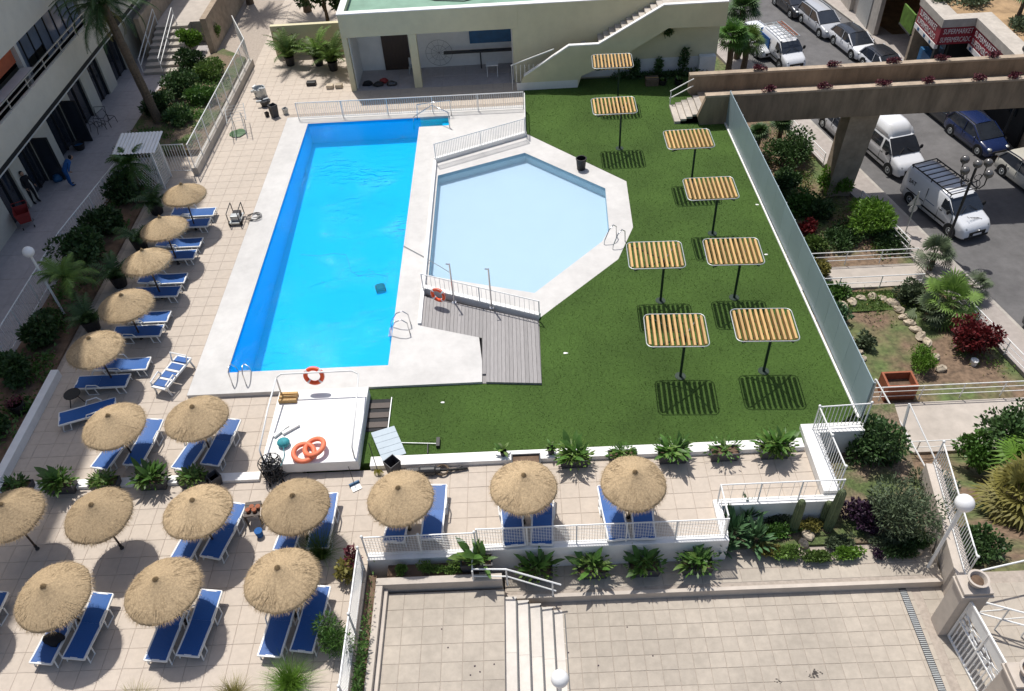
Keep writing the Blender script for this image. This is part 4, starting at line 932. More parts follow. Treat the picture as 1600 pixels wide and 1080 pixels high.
plsoil = MB().box(-.43,-.17,.28,.43,.17,.342).mesh('soil'); plsoil.materials.append(MATS['soil'])
def planter(label, loc, kind='big', n=16, sc=1.0, rz=0, el=(.45,1.45)):
    t = thing('planter', label, 'planter', loc, rz, 'dark rectangular planters'); put('box', plbox, t); put('soil', plsoil, t, (0,0,0))
    if n:
        leaves(t, kind, int(n*1.4), .35, sc=sc, el0=max(.62,el[0]), el1=el[1]+.08); mb = MB()
        for i in range(n*9):
            a = random.random()*6.283; r = random.random()**.6*.34*sc*(1.3 if kind == 'big' else .8); p = Vector((r*math.cos(a)*1.25, r*math.sin(a), .36+random.random()*.42*sc*(1 if kind == 'big' else .45)*(1.15-r))); leafquad(mb, p, Vector((math.cos(a),math.sin(a),random.uniform(-.2,.9))), random.uniform(.1,.24), random.uniform(.02,.045))
        o = mb.build('foliage', random.choice(['leaf_b','leaf_a']), t); o['kind'] = 'stuff'
    return t
z1 = .13
planter('half-shaded low planter at the left end of the row by the kerb', (-17.4,16.72,z1-.13), 'small', 16, 1.1)
planter('bushy big-leaved planter, leftmost large one behind the parasols', (-15.95,16.72,z1-.13), 'big', 26, 1.05, el=(.3,1.4))
planter('low planter between the two bushy ones in the left row', (-14.45,16.72,z1-.13), 'small', 18, 1.2)
planter('tall leafy planter below the left parasol pair', (-12.85,16.72,z1-.13), 'big', 22, 1.0)
planter('low planter with short leaves beside the grey pot', (-11.45,16.72,z1-.13), 'small', 20, 1.25)
t = thing('square_pot', 'empty grey square pot at the right end of the left planter row', 'pot', (-10.75,16.72,z1-.13)); MB().lathe([(.2,0),(.27,.45),(.23,.45),(.2,.3)], 4).build('pot', 'planter_grey', t); MB().lathe([(.19,.28),(.19,.3)], 4).build('soil', 'soil', t)
planter('bushy big-leaved planter, first large one on the white kerb beside the lawn', (1.25,16.88,0), 'big', 24, 1.05)
planter('low leafy planter behind the rightmost parasol', (2.85,16.88,0), 'small', 18, 1.3)
planter('wide bright-leaved planter in the middle of the lawn kerb', (4.5,16.88,0), 'big', 28, .95, el=(.3,1.3))
planter('sparse planter with a few stalks on the lawn kerb', (6.2,16.88,0), 'small', 9, 1.7, el=(.8,1.5))
planter('large leafy planter at the right end of the lawn kerb', (7.85,16.88,0), 'big', 30, 1.1, el=(.3,1.4))
planter('empty black planter on the lawn kerb', (-.35,16.88,0), n=0)
for (x, lb, n, kind) in ((-.15,'leafy planter at the left end of the raised walk',18,'big'),(1.55,'second leafy planter on the raised walk',18,'big'),(3.15,'planter with a tall upright plant on the raised walk',18,'big'),(4.75,'leafy planter beside the aloes on the raised walk',20,'big')):
    planter(lb, (x,13.28,ZP), kind, n, 1.05, el=(.5,1.5))
t = planter('planter with very large dark leaves above the landing corner', (-1.95,13.25,-.15), 'giant', 9, .8, el=(.8,1.5)); leaves(t, 'big', 8, .27)
def pot(label, loc, r=.2, h=.35, m='pot_black', kind='small', n=12, sc=1.0, name='potted_plant', cat='potted plant'):
    t = thing(name, label, cat, loc); MB().lathe([(r*.75,0),(r,h),(r*.9,h),(r*.85,h-.05)], 14).build('pot', m, t, smooth=False); MB().lathe([(r*.85,h-.07),(r*.85,h-.05)], 12).build('soil', 'soil', t)
    if n: leaves(t, kind, n, h-.05, r*.5, r*.5, sc=sc)
    return t
pot('small potted palm left of the empty black planter', (-1.1,17.25,.19), .12, .22, n=10, sc=1.3)
pot('small round potted plant between the black and bushy planters', (.5,17.25,.19), .14, .25, n=14, sc=1.1)
pot('black pot with red flowers beside the left kerb', (-18.9,20.3,.1), .3, .5, n=8)
bush('flowering_plant', 'crimson flowers in the black pot beside the left kerb', (-18.9,20.3,.55), .28, .3, 160, .1, 'flower_red', .02)
for (x, y, lb) in ((-13.9,48.3,'tall potted palm at the left by the tan wall'),(-12.1,48.1,'middle potted palm by the tan wall'),(-11.1,47.3,'potted palm nearest the pool house corner')):
    t = pot(lb, (x,y,0), .32, .55, n=0); mb = MB()
    for i in range(20): frond(mb, (0,0,.5), random.random()*6.283, random.uniform(.7,1.45), random.uniform(1.5,2.3), 16, .45, .05, .7)
    o = mb.build('fronds', 'leaf_b', t); o['kind'] = 'stuff'
# shaded left bed
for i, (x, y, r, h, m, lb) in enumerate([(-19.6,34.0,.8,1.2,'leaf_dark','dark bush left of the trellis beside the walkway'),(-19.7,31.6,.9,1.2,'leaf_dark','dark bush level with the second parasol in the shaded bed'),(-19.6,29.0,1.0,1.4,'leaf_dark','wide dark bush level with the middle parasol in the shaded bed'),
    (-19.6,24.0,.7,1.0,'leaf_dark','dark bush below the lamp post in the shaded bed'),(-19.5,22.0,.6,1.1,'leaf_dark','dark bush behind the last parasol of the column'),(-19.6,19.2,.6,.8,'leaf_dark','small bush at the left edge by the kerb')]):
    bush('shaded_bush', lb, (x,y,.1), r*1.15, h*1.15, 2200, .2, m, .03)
for (x, y, lb) in ((-17.6,33.0,'dark potted plant between the trellis and the first parasol'),(-17.5,30.2,'dark potted palm left of the second parasol'),(-17.6,27.6,'dark potted palm left of the middle parasol'),(-17.8,24.8,'dark potted palm left of the fourth parasol')):
    t = pot(lb, (x,y,0), .36, .6, n=0); mb = MB()
    for i in range(16): frond(mb, (0,0,.55), random.random()*6.283, random.uniform(.5,1.4), random.uniform(.9,1.5), 14, .35, .035, .9)
    o = mb.build('fronds', 'leaf_dark', t); o['kind'] = 'stuff'
palm('small_palm', 'small feathery palm beside the globe lamp on the left', (-18.9,26.3,.1), (-18.9,26.3,1.5), 22, 1.5, 'leaf_b', .08, 22, .4, .03, dead=0)
palm('small_palm', 'small feathery palm in front of the trellis', (-19.0,34.9,.0), (-18.9,34.8,1.6), 18, 1.3, 'leaf_a', .07, 20, .35, .03, dead=0)
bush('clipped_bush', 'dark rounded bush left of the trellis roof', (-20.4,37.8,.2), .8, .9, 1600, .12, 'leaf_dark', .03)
palm('date_palm', 'tall leaning palm in front of the hotel balcony', (-19.9,41.4,.2), (-20.6,41.7,6.7), 46, 2.9, 'leaf_dark', .24, 40, .5, .022)
palm('date_palm', 'palm with hanging fronds at the top edge left of the pool house', (-14.2,56.5,0), (-14.2,56.5,5.0), 40, 3.0, 'leaf_dark', .24, 36, .5, .022)
palm('date_palm', 'dark palm at the top edge over the upper terrace', (-18.6,58.5,0), (-18.6,58.5,5.6), 36, 2.8, 'leaf_dark', .22, 34, .5, .022)
for (px, py, r, h, m, lb) in [(250,175,.9,1.0,'leaf_dark','dark shrub at the foot of the leaning palm'),(285,150,1.0,1.1,'leaf_dark','dark shrub right of the leaning palm'),(300,110,.8,1.1,'leaf_dark','dark shrub near the stone stair'),(335,120,.9,.8,'leaf_b','sunlit green shrub inside the white fence corner'),
    (318,160,.8,.7,'leaf_a','low green shrub along the white fence'),(280,190,.8,.6,'leaf_dark','low dark shrub behind the trellis'),(300,75,.6,1.2,'leaf_lime','bright green shrub beside the stone stair'),(335,62,.5,1.0,'leaf_b','leafy shrub by the terracotta pot at the stair top')]:
    bush('bed_shrub', lb, G(px,py,.3), r*1.15, h*1.1, 2300, .17, m, .03)
bush('flowering_shrub', 'dark red flowering shrub on the tan wall at the top left', (-19.3,54.5,2.2), .7, .5, 800, .14, 'flower_red', .02)
for (x, y, z, r, h, lb) in [(-12.3,53.5,0,2.2,3.2,'dark tree mass behind the tan wall, left'),(-10.6,52.6,0,1.4,2.6,'dark leafy tree beside the pool house corner')]:
    bush('background_tree', lb, (x,y,z), r, h, 3800, .3, 'leaf_dark', .15, 14, 'tree', trunk=1.2)
# grasses in the lower left
tuft('papyrus', 'feathery green papyrus beside the parasol below the white platform', (-6.75,13.75,0), 500, 1.25, 'leaf_b', .007, cat='plant', el0=.7)
tuft('papyrus', 'large feathery green papyrus at the bottom by the hedge fence', (-7.0,9.75,0), 700, 1.05, 'leaf_lime', .007, cat='plant', el0=.4)
tuft('ornamental_grass', 'dry pale grass clump at the bottom edge left of the papyrus', (-8.5,9.45,0), 420, .8, 'leaf_yellow', .006, el0=.3)
tuft('ornamental_grass', 'dry pale grass clump at the bottom edge below the middle front parasol', (-11.1,9.3,0), 420, .8, 'leaf_yellow', .006, el0=.3)
bush('feathery_shrub', 'dark green feathery shrub beside the hedge fence', (-5.9,10.9,0), .62, 1.3, 2400, .13, 'leaf_a', .03, ratio=.16)
bush('croton_plant', 'croton with red and yellow leaves by the fence corner', (-5.85,13.0,0), .38, .8, 320, .16, 'leaf_yellow', .03); bush('croton_plant', 'red topped croton by the fence corner', (-5.65,13.35,0), .25, 1.0, 200, .15, 'flower_red', .02)
tag(bush('hedge', 'narrow green hedge between the mesh fence and the landing', (-5.12,8.2,-.12), .14, .55, 3600, .12, 'leaf_a', .02, 40, 'hedge', ry=5.0, ratio=.25))
for i, x in enumerate((-4.3,-3.4,-2.6)): bush('ground_cover', ['small upright plant in the bed above the landing','low green mat in the middle of the bed above the landing','low green mat by the handrail above the landing'][i], (x,13.2,-.18), .5 if i else .2, .3, 700, .08, 'leaf_b', .01, 8, 'plant', ry=.18)
# right planting bed
bz = -.82
def aloe(label, loc, n, sc):
    t = thing('aloe', label, 'plant', loc)
    for k in range(3): leaves(t, 'aloe', n//3, .06+.08*k, .05, .05, .25+.35*k, .75+.35*k, sc)
    MB().lathe([(.07,0),(.06,.25)], 8).build('stem', 'bark', t); return t
for (px, py, sc, lb) in [(1145,838,1.05,'large aloe rosette nearest the terrace corner'),(1180,848,.95,'aloe rosette right of the large one'),(1165,815,.95,'aloe rosette behind the large one'),(1130,860,.8,'low aloe rosette at the front left of the bed')]: aloe(lb, G(px,py,bz), 54, sc*1.25)
def cactus(label, loc, h, r, lean=(0,0)):
    t = thing('column_cactus', label, 'cactus', loc); mb = MB(); n = 24; zs = [0,.1,h*.3,h*.7,h*.92,h*.98,h]; rs = [.8,1,1.05,1,.85,.5,.1]
    for z, q in zip(zs, rs):
        for j in range(n): a = 6.2832*j/n; rr = r*q*(1.12 if j % 2 else .86); mb.v.append((rr*math.cos(a)+lean[0]*z/h, rr*math.sin(a)+lean[1]*z/h, z))
    for i in range(6):
        for j in range(n): mb.f.append((i*n+j, i*n+(j+1)%n, (i+1)*n+(j+1)%n, (i+1)*n+j))
    mb.build('column', 'cactus', t); MB().lathe([(r*1.1,0),(r*.9,.05)], 10).build('root_collar', 'bark', t)
cactus('tall column cactus left in front of the white wall', G(1238,830,bz), 1.7, .13); cactus('tall column cactus leaning right of the first', G(1292,828,bz), 2.0, .14, (.1,.1)); cactus('short column cactus between the two tall ones', G(1285,815,bz), 1.1, .11)
bush('purple_shrub', 'dark purple leaved shrub below the olive bush', G(1345,815,bz), .75, .9, 2200, .13, 'leaf_purple', .03, 12, ry=.6)
bush('purple_shrub', 'small purple plant at the edge of the raised walk', G(1370,868,bz), .2, .25, 260, .09, 'leaf_purple', .01)
bush('round_tree', 'dense dark green tree beside the end of the screen', G(1352,745,-2.0), .98, 1.8, 4200, .17, 'leaf_dark', .06, 16, 'tree', ratio=.35, trunk=.7)
bush('olive_tree', 'grey green olive tree between screen and globe lamp', G(1392,835,-1.2), 1.1, 1.7, 4600, .16, 'leaf_olive', .07, 16, 'tree', ratio=.22, trunk=.6)
bush('olive_tree', 'smaller grey green olive tree right beside the rocks', G(1440,800,-2.2), .85, 1.4, 2800, .15, 'leaf_olive', .05, 12, 'tree', ratio=.22, trunk=.4)
for (px, py, r, m, lb) in [(1230,868,.45,'leaf_b','pale green ground cover in front of the cacti'),(1270,872,.4,'leaf_b','pale green ground cover right in front of the cacti'),(1325,868,.35,'leaf_lime','bright ground cover below the purple shrub'),(1400,868,.5,'leaf_dark','dark ground cover at the right end of the bed'),(1195,865,.3,'leaf_yellow','dry brown ground cover by the aloes'),(1425,850,.5,'leaf_dark','dark ground cover beside the lamp post'),(1210,835,.5,'leaf_a','green ground cover between the aloes and the left cactus'),(1215,812,.45,'leaf_olive','grey ground cover below the white wall'),(1260,825,.35,'leaf_yellow','dry ground cover between the two tall cacti'),(1310,850,.4,'leaf_olive','grey ground cover at the foot of the leaning cactus'),(1390,850,.5,'leaf_olive','grey ground cover under the olive tree')]:
    bush('ground_cover', lb, G(px,py,bz), r*1.3, .3, 1300, .1, m, .01, 10, 'plant', ry=r*.6)
# garden by the street
def GG(px, py):
    z = -3.0
    for i in range(25): p = G(px, py, z); z = z*.5+.5*gz(p.x, p.y)
    return Vector((p.x, p.y, z))
gz0 = ZST-.05
fanpalm('fan_palm', 'fan palm on a short trunk beside the upper garden path', G(1450,425,gz0), 1.1, 34, .6, 'leaf_olive', .13)
fanpalm('fan_palm', 'broad fan palm clump above the stone ring', G(1475,490,gz0), .7, 46, .7, 'leaf_b', .14, petiole=.9)
fanpalm('fan_palm', 'smaller fan palm right of the clump by the railing', G(1510,465,gz0), .7, 26, .5, 'leaf_olive', .1)
fanpalm('fan_palm', 'grey fan palm left in the clump above the stone ring', G(1445,500,gz0), .5, 26, .55, 'leaf_olive', .1)
fanpalm('fan_palm', 'large yellowish fan palm at the right edge below the path', GG(1575,800), .9, 50, .85, 'leaf_yellow', .18, petiole=.8)
fanpalm('fan_palm', 'green fan palm rising behind the yellowish one at the right edge', GG(1590,770), 1.6, 40, .85, 'leaf_lime', .16, petiole=.7)
bush('round_bush', 'round lime green bush inside the stone ring', G(1438,575,gz0), .68, 1.0, 3200, .09, 'leaf_lime', .03, 18)
bush('red_bush', 'dark red leaved bush beside the pavement railing', G(1518,545,gz0), 1.05, 1.5, 3600, .16, 'leaf_red', .04, 16)
bush('bright_bush', 'bright green feathery bush near the street van', G(1355,362,gz0), 1.25, 1.8, 4200, .24, 'leaf_lime', .05, 16, ratio=.2)
bush('dark_tree', 'dark glossy tree at the right edge above the fan palms', GG(1570,740), 1.5, 2.4, 4600, .2, 'leaf_dark', .08, 16, 'tree', trunk=.6)
bush('dark_tree', 'dark green tree left of the tree at the right edge', GG(1510,735), .8, 1.5, 2200, .18, 'leaf_a', .06, 12, 'tree', trunk=.4)
bush('round_bush', 'dark green bush behind the mesh fence by the gate', GG(1520,868), .8, 1.0, 2400, .14, 'leaf_dark', .04, 12)
for (px, py, r, h, m, lb, n) in [(1215,300,.9,1.3,'leaf_dark','dark shrub beside the screen below the footbridge',2200),(1248,330,.8,1.0,'leaf_a','green shrub against the screen near the bright bush',1800),(1262,400,.6,1.2,'leaf_b','tall shrub between screen and upper path',1500),(1275,435,.6,1.0,'leaf_yellow','yellowish shrub against the screen at the upper path',1500),
    (1300,300,.9,1.4,'leaf_lime','leafy green shrub in front of the bridge pier',2200),(1255,365,.5,.7,'leaf_red','reddish shrub against the screen',900),(1230,255,1.2,1.8,'leaf_dark','dark tangled shrub below the footbridge',2600),(1280,340,.7,.9,'leaf_dark','dark low shrub left of the bright bush',1500),
    (1310,500,.5,.6,'leaf_aloe','blue green agave like plant by the screen',700),(1350,540,.4,.5,'leaf_olive','small brown green plant inside the stone ring',500),(1420,470,.6,.8,'leaf_olive','grey shrub between lawn strip and fan palms',1300),(1300,460,.7,.5,'leaf_a','low green plant at the corner of the lawn strip',1000),(1385,380,1.0,.5,'leaf_dark','dark low hedge behind the upper path railing',1600),(1310,375,1.1,.5,'leaf_dark','dark low hedge at the left behind the upper path railing',1600)]:
    bush('garden_shrub', lb, G(px,py,gz0), r*1.12, h*1.1, int(n*1.4), .18, m, .03, 10)
for i, (px, py) in enumerate([(1180,240),(1215,225)]): 
    fanpalm('yucca', ['spiky yucca below the footbridge beside the screen','spiky yucca below the footbridge nearer the pier'][i], G(px,py,gz0), 1.4, 40, .6, 'leaf_dark', .14, petiole=.25)
for i, (px, py, h) in enumerate([(1135,125,3.0),(1160,115,2.2),(1150,95,3.6)]):
    fanpalm('yucca_tree', ['tall yucca tree at the right corner of the pool house','shorter yucca tree beside the blue and white van','tallest yucca tree behind the pool house corner'][i], G(px,py,gz0), h, 60, .8, ['leaf_a','leaf_b','leaf_dark'][i], .2, petiole=.7)
tag(MB().add([(14.0,29.35*FS,ZST+.01),(nk(29.3*FS)-2.2,29.35*FS,ZST+.01),(nk(28*FS)-2.6,28.0*FS,ZST+.01),(14.6,28.0*FS,ZST+.01)], [(3,2,1,0)]).build('grass_strip', 'grass_ground'), kind='structure')
# blades of grass on the strip and lawn edges
mb = MB()
for i in range(2600):
    x = random.uniform(14.2,18.2); y = random.uniform(28.0*FS,29.35*FS); leafquad(mb, Vector((x,y,ZST)), Vector((random.uniform(-.5,.5),random.uniform(-.5,.5),1)), .12, .012)
tag(mb.build('grass', 'leaf_b'), 'short green grass beside the thin path railing', 'grass', kind='stuff')
# dry scrub on the hillside
for i, (px, py) in enumerate([(1520,10),(1590,45),(1475,5)]):
    bush('hill_scrub', ['grey green scrub on the dry hillside above the shop','dark scrub below the small tree on the hillside','dry scrub at the top edge of the hillside'][i], G(px,py,-.2), 1.0, .7, 900, .2, 'leaf_olive', .03)
fanpalm('hill_yucca', 'small yucca trees on the dry hillside at the top right', G(1588,32,-.2), 1.7, 46, .7, 'leaf_a', .12, petiole=.4)
# red flowers on the bridge parapets
fl = [(1190,115,'f'),(1305,107,'f'),(1397,101,'f'),(1474,97,'f'),(1553,93,'f'),(1203,144,'n'),(1290,140,'n'),(1381,134,'n'),(1455,133,'n'),(1532,128,'n'),(1588,125,'n')]
od = ['first','second','third','fourth','fifth','sixth']
cf = {'f':0,'n':0}
for (px, py, w_) in fl:
    p = G(px, py, 1.75); p.y = 40.82 if w_ == 'f' else 38.48
    bush('parapet_flowers', '%s clump of dark red flowers from the left on the %s bridge parapet' % (od[cf[w_]], 'far' if w_ == 'f' else 'near'), (p.x, p.y, 1.7), .42, .28, 330, .1, 'flower_red', .01, 6, 'flowers', ry=.16, group='flower clumps on the bridge'); cf[w_] += 1
# rocks
rk = MB(); 
def rock(label, loc, s, sq=1, group=None):
    mb = MB(); mb.sphere((0,0,s*.25), s, 9, 6, (1,sq,.55)); mb.v = [tuple(Vector(v)*random.uniform(.82,1.12)) for v in mb.v]
    return tag(mb.build('rock', 'rock', loc=loc, rot=(0,0,random.random()*6)), label, 'rock', group)
ring = [(1345,468),(1362,466),(1378,469),(1394,476),(1404,486),(1412,497),(1420,506),(1430,517),(1438,527),(1448,537),(1462,560),(1470,578),(1330,475),(1316,480)]
ORD = ['first','second','third','fourth','fifth','sixth','seventh','eighth','ninth','tenth','eleventh','twelfth','thirteenth','fourteenth']
ring = ring[::-1][:2][::1]+ring[:12]
for i, (px, py) in enumerate(ring): rock(ORD[i]+' tan edging stone of the curved soil bed, counting from the screen', G(px,py,gz0), random.uniform(.26,.38), .7, 'stones edging the curved garden bed')
for i, (px, py) in enumerate([(1322,520),(1330,535),(1340,552),(1345,562)]): rock(['farthest','second','third','nearest'][i]+' of four stacked stones beside the screen', G(px,py,gz0), random.uniform(.22,.32), .6, 'stones beside the screen')
for i, (px, py) in enumerate([(1400,730),(1412,745),(1410,762),(1470,752),(1485,765),(1440,800),(1462,790),(1450,815)]): p = GG(px,py); rock(ORD[i]+' pale boulder down the slope from the lower path', (p.x,p.y,p.z+.1), random.uniform(.28,.45), .8, 'boulders on the slope')
for i, (px, py) in enumerate([(1255,850),(1262,838),(1268,795),(1430,862)]): rock(['front rough stone between the cacti','rear rough stone between the cacti','rough stone at the foot of the white wall by the cacti','rough stone at the right end of the planting bed'][i], G(px,py,bz), random.uniform(.16,.26), .8, 'stones in the planting bed')

# low growth covering the soil
def cover(name, label, pts, m, ls):
    mb = MB()
    for p in pts: leafquad(mb, Vector(p), Vector((random.uniform(-1,1),random.uniform(-1,1),random.uniform(.1,1))), ls*random.uniform(.5,1.3), ls*.3*random.uniform(.5,1))
    tag(mb.build(name, m), label, 'plants', kind='stuff')
cl = [(random.uniform(-20.4,-18.6), random.uniform(17.3,36.8), random.uniform(.3,.9)) for i in range(46)]
cover('bed_growth', 'low dark green growth covering the shaded left bed', [(max(-20.45,min(-18.55,c[0]+random.gauss(0,c[2]*.5))), c[1]+random.gauss(0,c[2]*.6), .1+random.random()*.5*c[2]) for c in cl for k in range(110)], 'leaf_a', .17)
cl = [(random.uniform(-20.8,-17.0), random.uniform(38.5,48), random.uniform(.3,.8)) for i in range(26)]
cover('bed_growth', 'low growth covering the bed around the leaning palm', [(max(-21,min(-16.9,c[0]+random.gauss(0,c[2]*.6))), max(38.3,c[1]+random.gauss(0,c[2]*.6)), .33+random.random()*.3*c[2]) for c in cl for k in range(90)], 'leaf_a', .15)
cl = []
for i in range(90):
    y = random.uniform(24,46); x = random.uniform(11.6, near_kerb(y)-2.2)
    if 29.2*FS < y < 31.8*FS or (15 < x < 19.5 and 24 < y < 28.5): continue
    cl.append((x, y, random.uniform(.3,1.0)))
cover('garden_weeds', 'weeds and low growth scattered over the street garden', [(c[0]+random.gauss(0,c[2]*.5), c[1]+random.gauss(0,c[2]*.5), ZST-.02+random.random()*.35*c[2]) for c in cl for k in range(80)], 'leaf_b', .15)
cover('dry_weeds', 'dry weeds scattered over the street garden soil', [(c[0]+random.gauss(0,c[2]*.8), c[1]+random.gauss(0,c[2]*.8), ZST-.02+random.random()*.2) for c in cl for k in range(20)], 'leaf_yellow', .13)
mat('screen_lid', (.40,.47,.52), .5, .06, 3)
# ================================================================ VEHICLES
def loft(mb, secs):
    'secs: list of closed rings (same count) of 3-D points'
    k = len(mb.v); n = len(secs[0])
    for s in secs: mb.v += [tuple(p) for p in s]
    for i in range(len(secs)-1):
        for j in range(n): mb.f.append((k+i*n+j, k+i*n+(j+1)%n, k+(i+1)*n+(j+1)%n, k+(i+1)*n+j))
    mb.f.append(tuple(k+j for j in reversed(range(n)))); mb.f.append(tuple(k+(len(secs)-1)*n+j for j in range(n)))
def ring(x, hw, zb, zt, rb=.08, rt=.1, tum=0.0):
    w = hw; pts = [(w-rb,zb),(w,zb+rb),(w,(zb+zt)/2),(w-tum-.0,zt-rt),(w-tum-rt*.5,zt-rt*.2),(w-tum-rt*1.4,zt)]
    return [(x,p[0],p[1]) for p in pts]+[(x,-p[0],p[1]) for p in reversed(pts)]
def wheel(t, x, y, r=.32, w=.2):
    s = 1 if y > 0 else -1
    a = MB(); prof = [(r*.62,-w/2),(r*.93,-w/2),(r,-w/2+.03),(r,w/2-.03),(r*.93,w/2),(r*.62,w/2)]
    a.lathe(prof, 20); a.v = [(p[0], p[2], p[1]) for p in a.v]
    o = a.build('wheel', 'tyre', t, (x,y,r)); b = MB().lathe([(r*.64,-.01),(r*.6,.03),(r*.25,.015),(r*.2,.04),(.01,.045)], 14); b.v = [(p[0], s*(p[2]+w/2-.02), p[1]) for p in b.v]
    b.build('rim', 'galv', o); return o
def arch(t, x, y, r):
    a = MB().lathe([(r*1.2,-.02),(r*1.2,.012)], 22); s = 1 if y > 0 else -1; a.v = [(p[0], s*p[2], max(p[1], -r+.1)) for p in a.v]; a.build('wheel_arch', 'rubber', t, (x,y,r))
def car(name, label, loc, head, L, W, H, paint, kind='hatch', cat='car', roofm=None, rack=False):
    t = thing(name, label, cat, loc, head, 'cars parked in the street'); P = paint; hw = W/2; belt = .92 if H > 1.42 else .86
    st = [(-.5,.60,.80),(-.49,.80,.87),(-.465,belt+.02,.94),(-.4,belt+.04,.98),(-.2,belt+.03,1),(.05,belt,1),(.2,belt,1),(.30,belt-.03,.99),(.40,belt-.13,.96),(.46,belt-.22,.9),(.49,belt-.34,.80),(.50,.48,.72)]
    mb = MB(); loft(mb, [ring(x*L, hw*w_, .2 if abs(x) < .48 else .3, z, .07, .1, .03) for x, z, w_ in st]); mb.build('body', P, t, smooth=True, bevel=0)
    # greenhouse
    if kind == 'wagon': gs = [(-.475,belt,.86,belt+.05),(-.43,belt,.84,H-.05),(-.2,belt,.88,H),(.06,belt,.88,H-.03),(.28,belt-.02,.84,belt+.02)]
    elif kind == 'sedan': gs = [(-.40,belt,.84,belt+.05),(-.22,belt,.86,H-.03),(-.05,belt,.88,H),(.08,belt,.88,H-.04),(.28,belt-.02,.84,belt+.02)]
    else: gs = [(-.47,belt,.84,belt+.05),(-.38,belt,.84,H-.06),(-.18,belt,.88,H),(.05,belt,.88,H-.04),(.29,belt-.02,.84,belt+.02)]
    mb = MB(); rings = []
    for x, zb, w_, zt in gs:
        f = (zt-belt)/(H-belt); wt = hw*(w_+.06)*(1-.2*max(0,f)); wb = hw*(w_+.08); rings.append([(x*L,wb,zb-.03),(x*L,wt+.02,zt-.05 if f > .3 else zt-.01),(x*L,wt-.06,zt),(x*L,-wt+.06,zt),(x*L,-wt-.02,zt-.05 if f > .3 else zt-.01),(x*L,-wb,zb-.03)])
    loft(mb, rings); mb.build('windows', 'glass_dark', t, smooth=False)
    r = MB(); i0, i1 = 1, len(gs)-2; k = len(r.v)
    for i in range(i0, i1+1):
        x, zb, w_, zt = gs[i]; wt = hw*(w_+.06)*.8+.025
        for q in (1,.5,-.5,-1): r.v.append((x*L, wt*q, zt+(.02 if abs(q) == 1 else .035)-(.05 if abs(q) == 1 else 0)))
    for i in range(i1-i0):
        for j in range(3): a = i*4+j; r.f.append((a,a+1,a+5,a+4))
    r.build('roof', roofm or P, t, smooth=True)
    for s in (-1,1):
        def gp(i, top):
            x, zb, w_, zt = gs[i]; f = (zt-belt)/(H-belt); wt = hw*(w_+.06)*(1-.2*max(0,f))+.03; wb = hw*(w_+.08)+.012
            return Vector((x*L, s*(wt if top else wb), zt-.03 if top else zb))
        n = len(gs)
        MB().bar(gp(n-1,0), gp(n-2,1), .06, .05).build('pillar', P, t); MB().bar(gp(0,0), gp(1,1), .07, .07).build('pillar', P, t)
        MB().bar(Vector((-.06*L, s*(hw*.96+.012), belt)), Vector((-.08*L, s*(hw*.77+.02), H-.05)), .03, .07).build('pillar', P, t)
        for wx in (.315,-.30): arch(t, wx*L, s*(hw*.985), .33); wheel(t, wx*L, s*(hw-.1), .32)
        MB().sphere((.445*L, s*hw*.68, belt-.27), .17, 10, 8, (1.15,.9,.5)).build('headlight', 'galv', t, smooth=True)
        MB().sphere((-.478*L, s*hw*.72, belt-.1), .14, 10, 8, (.6,.8,.8)).build('tail_light', 'red_plastic', t, smooth=True)
        MB().sphere((.21*L, s*(hw+.1), belt+.06), .1, 8, 6, (.6,1,.7)).build('mirror', P, t, smooth=True)
    for s in (-1,1):
        for x in (.19,-.07,-.27): MB().box(x*L-.008,min(s*hw,s*(hw-.03)),.34,x*L+.008,max(s*(hw+.003),s*(hw-.03)),belt-.08).build('door_seam', 'rubber', t)
        for x in (-.02,-.22): MB().box(x*L-.09,min(s*(hw+.015),s*(hw-.02)),belt-.17,x*L+.03,max(s*(hw+.015),s*(hw-.02)),belt-.13).build('door_handle', P, t)
        MB().box(-.17*L,min(s*(hw+.004),s*(hw-.05)),.2,.2*L,max(s*(hw+.004),s*(hw-.05)),.27).build('sill', 'rubber', t)
    MB().box(.485*L,-.45,.36,.497*L+.015,.45,.56).build('grille', 'rubber', t); MB().box(.498*L,-.26,.36,.505*L+.012,.26,.47).build('number_plate', 'sign_white', t)
    if rack:
        for s in (-1,1): MB().bar((-.36*L,s*hw*.66,H+.04),(.03*L,s*hw*.66,H+.04),.04,.04).build('roof_bar', 'galv', t)
    return t
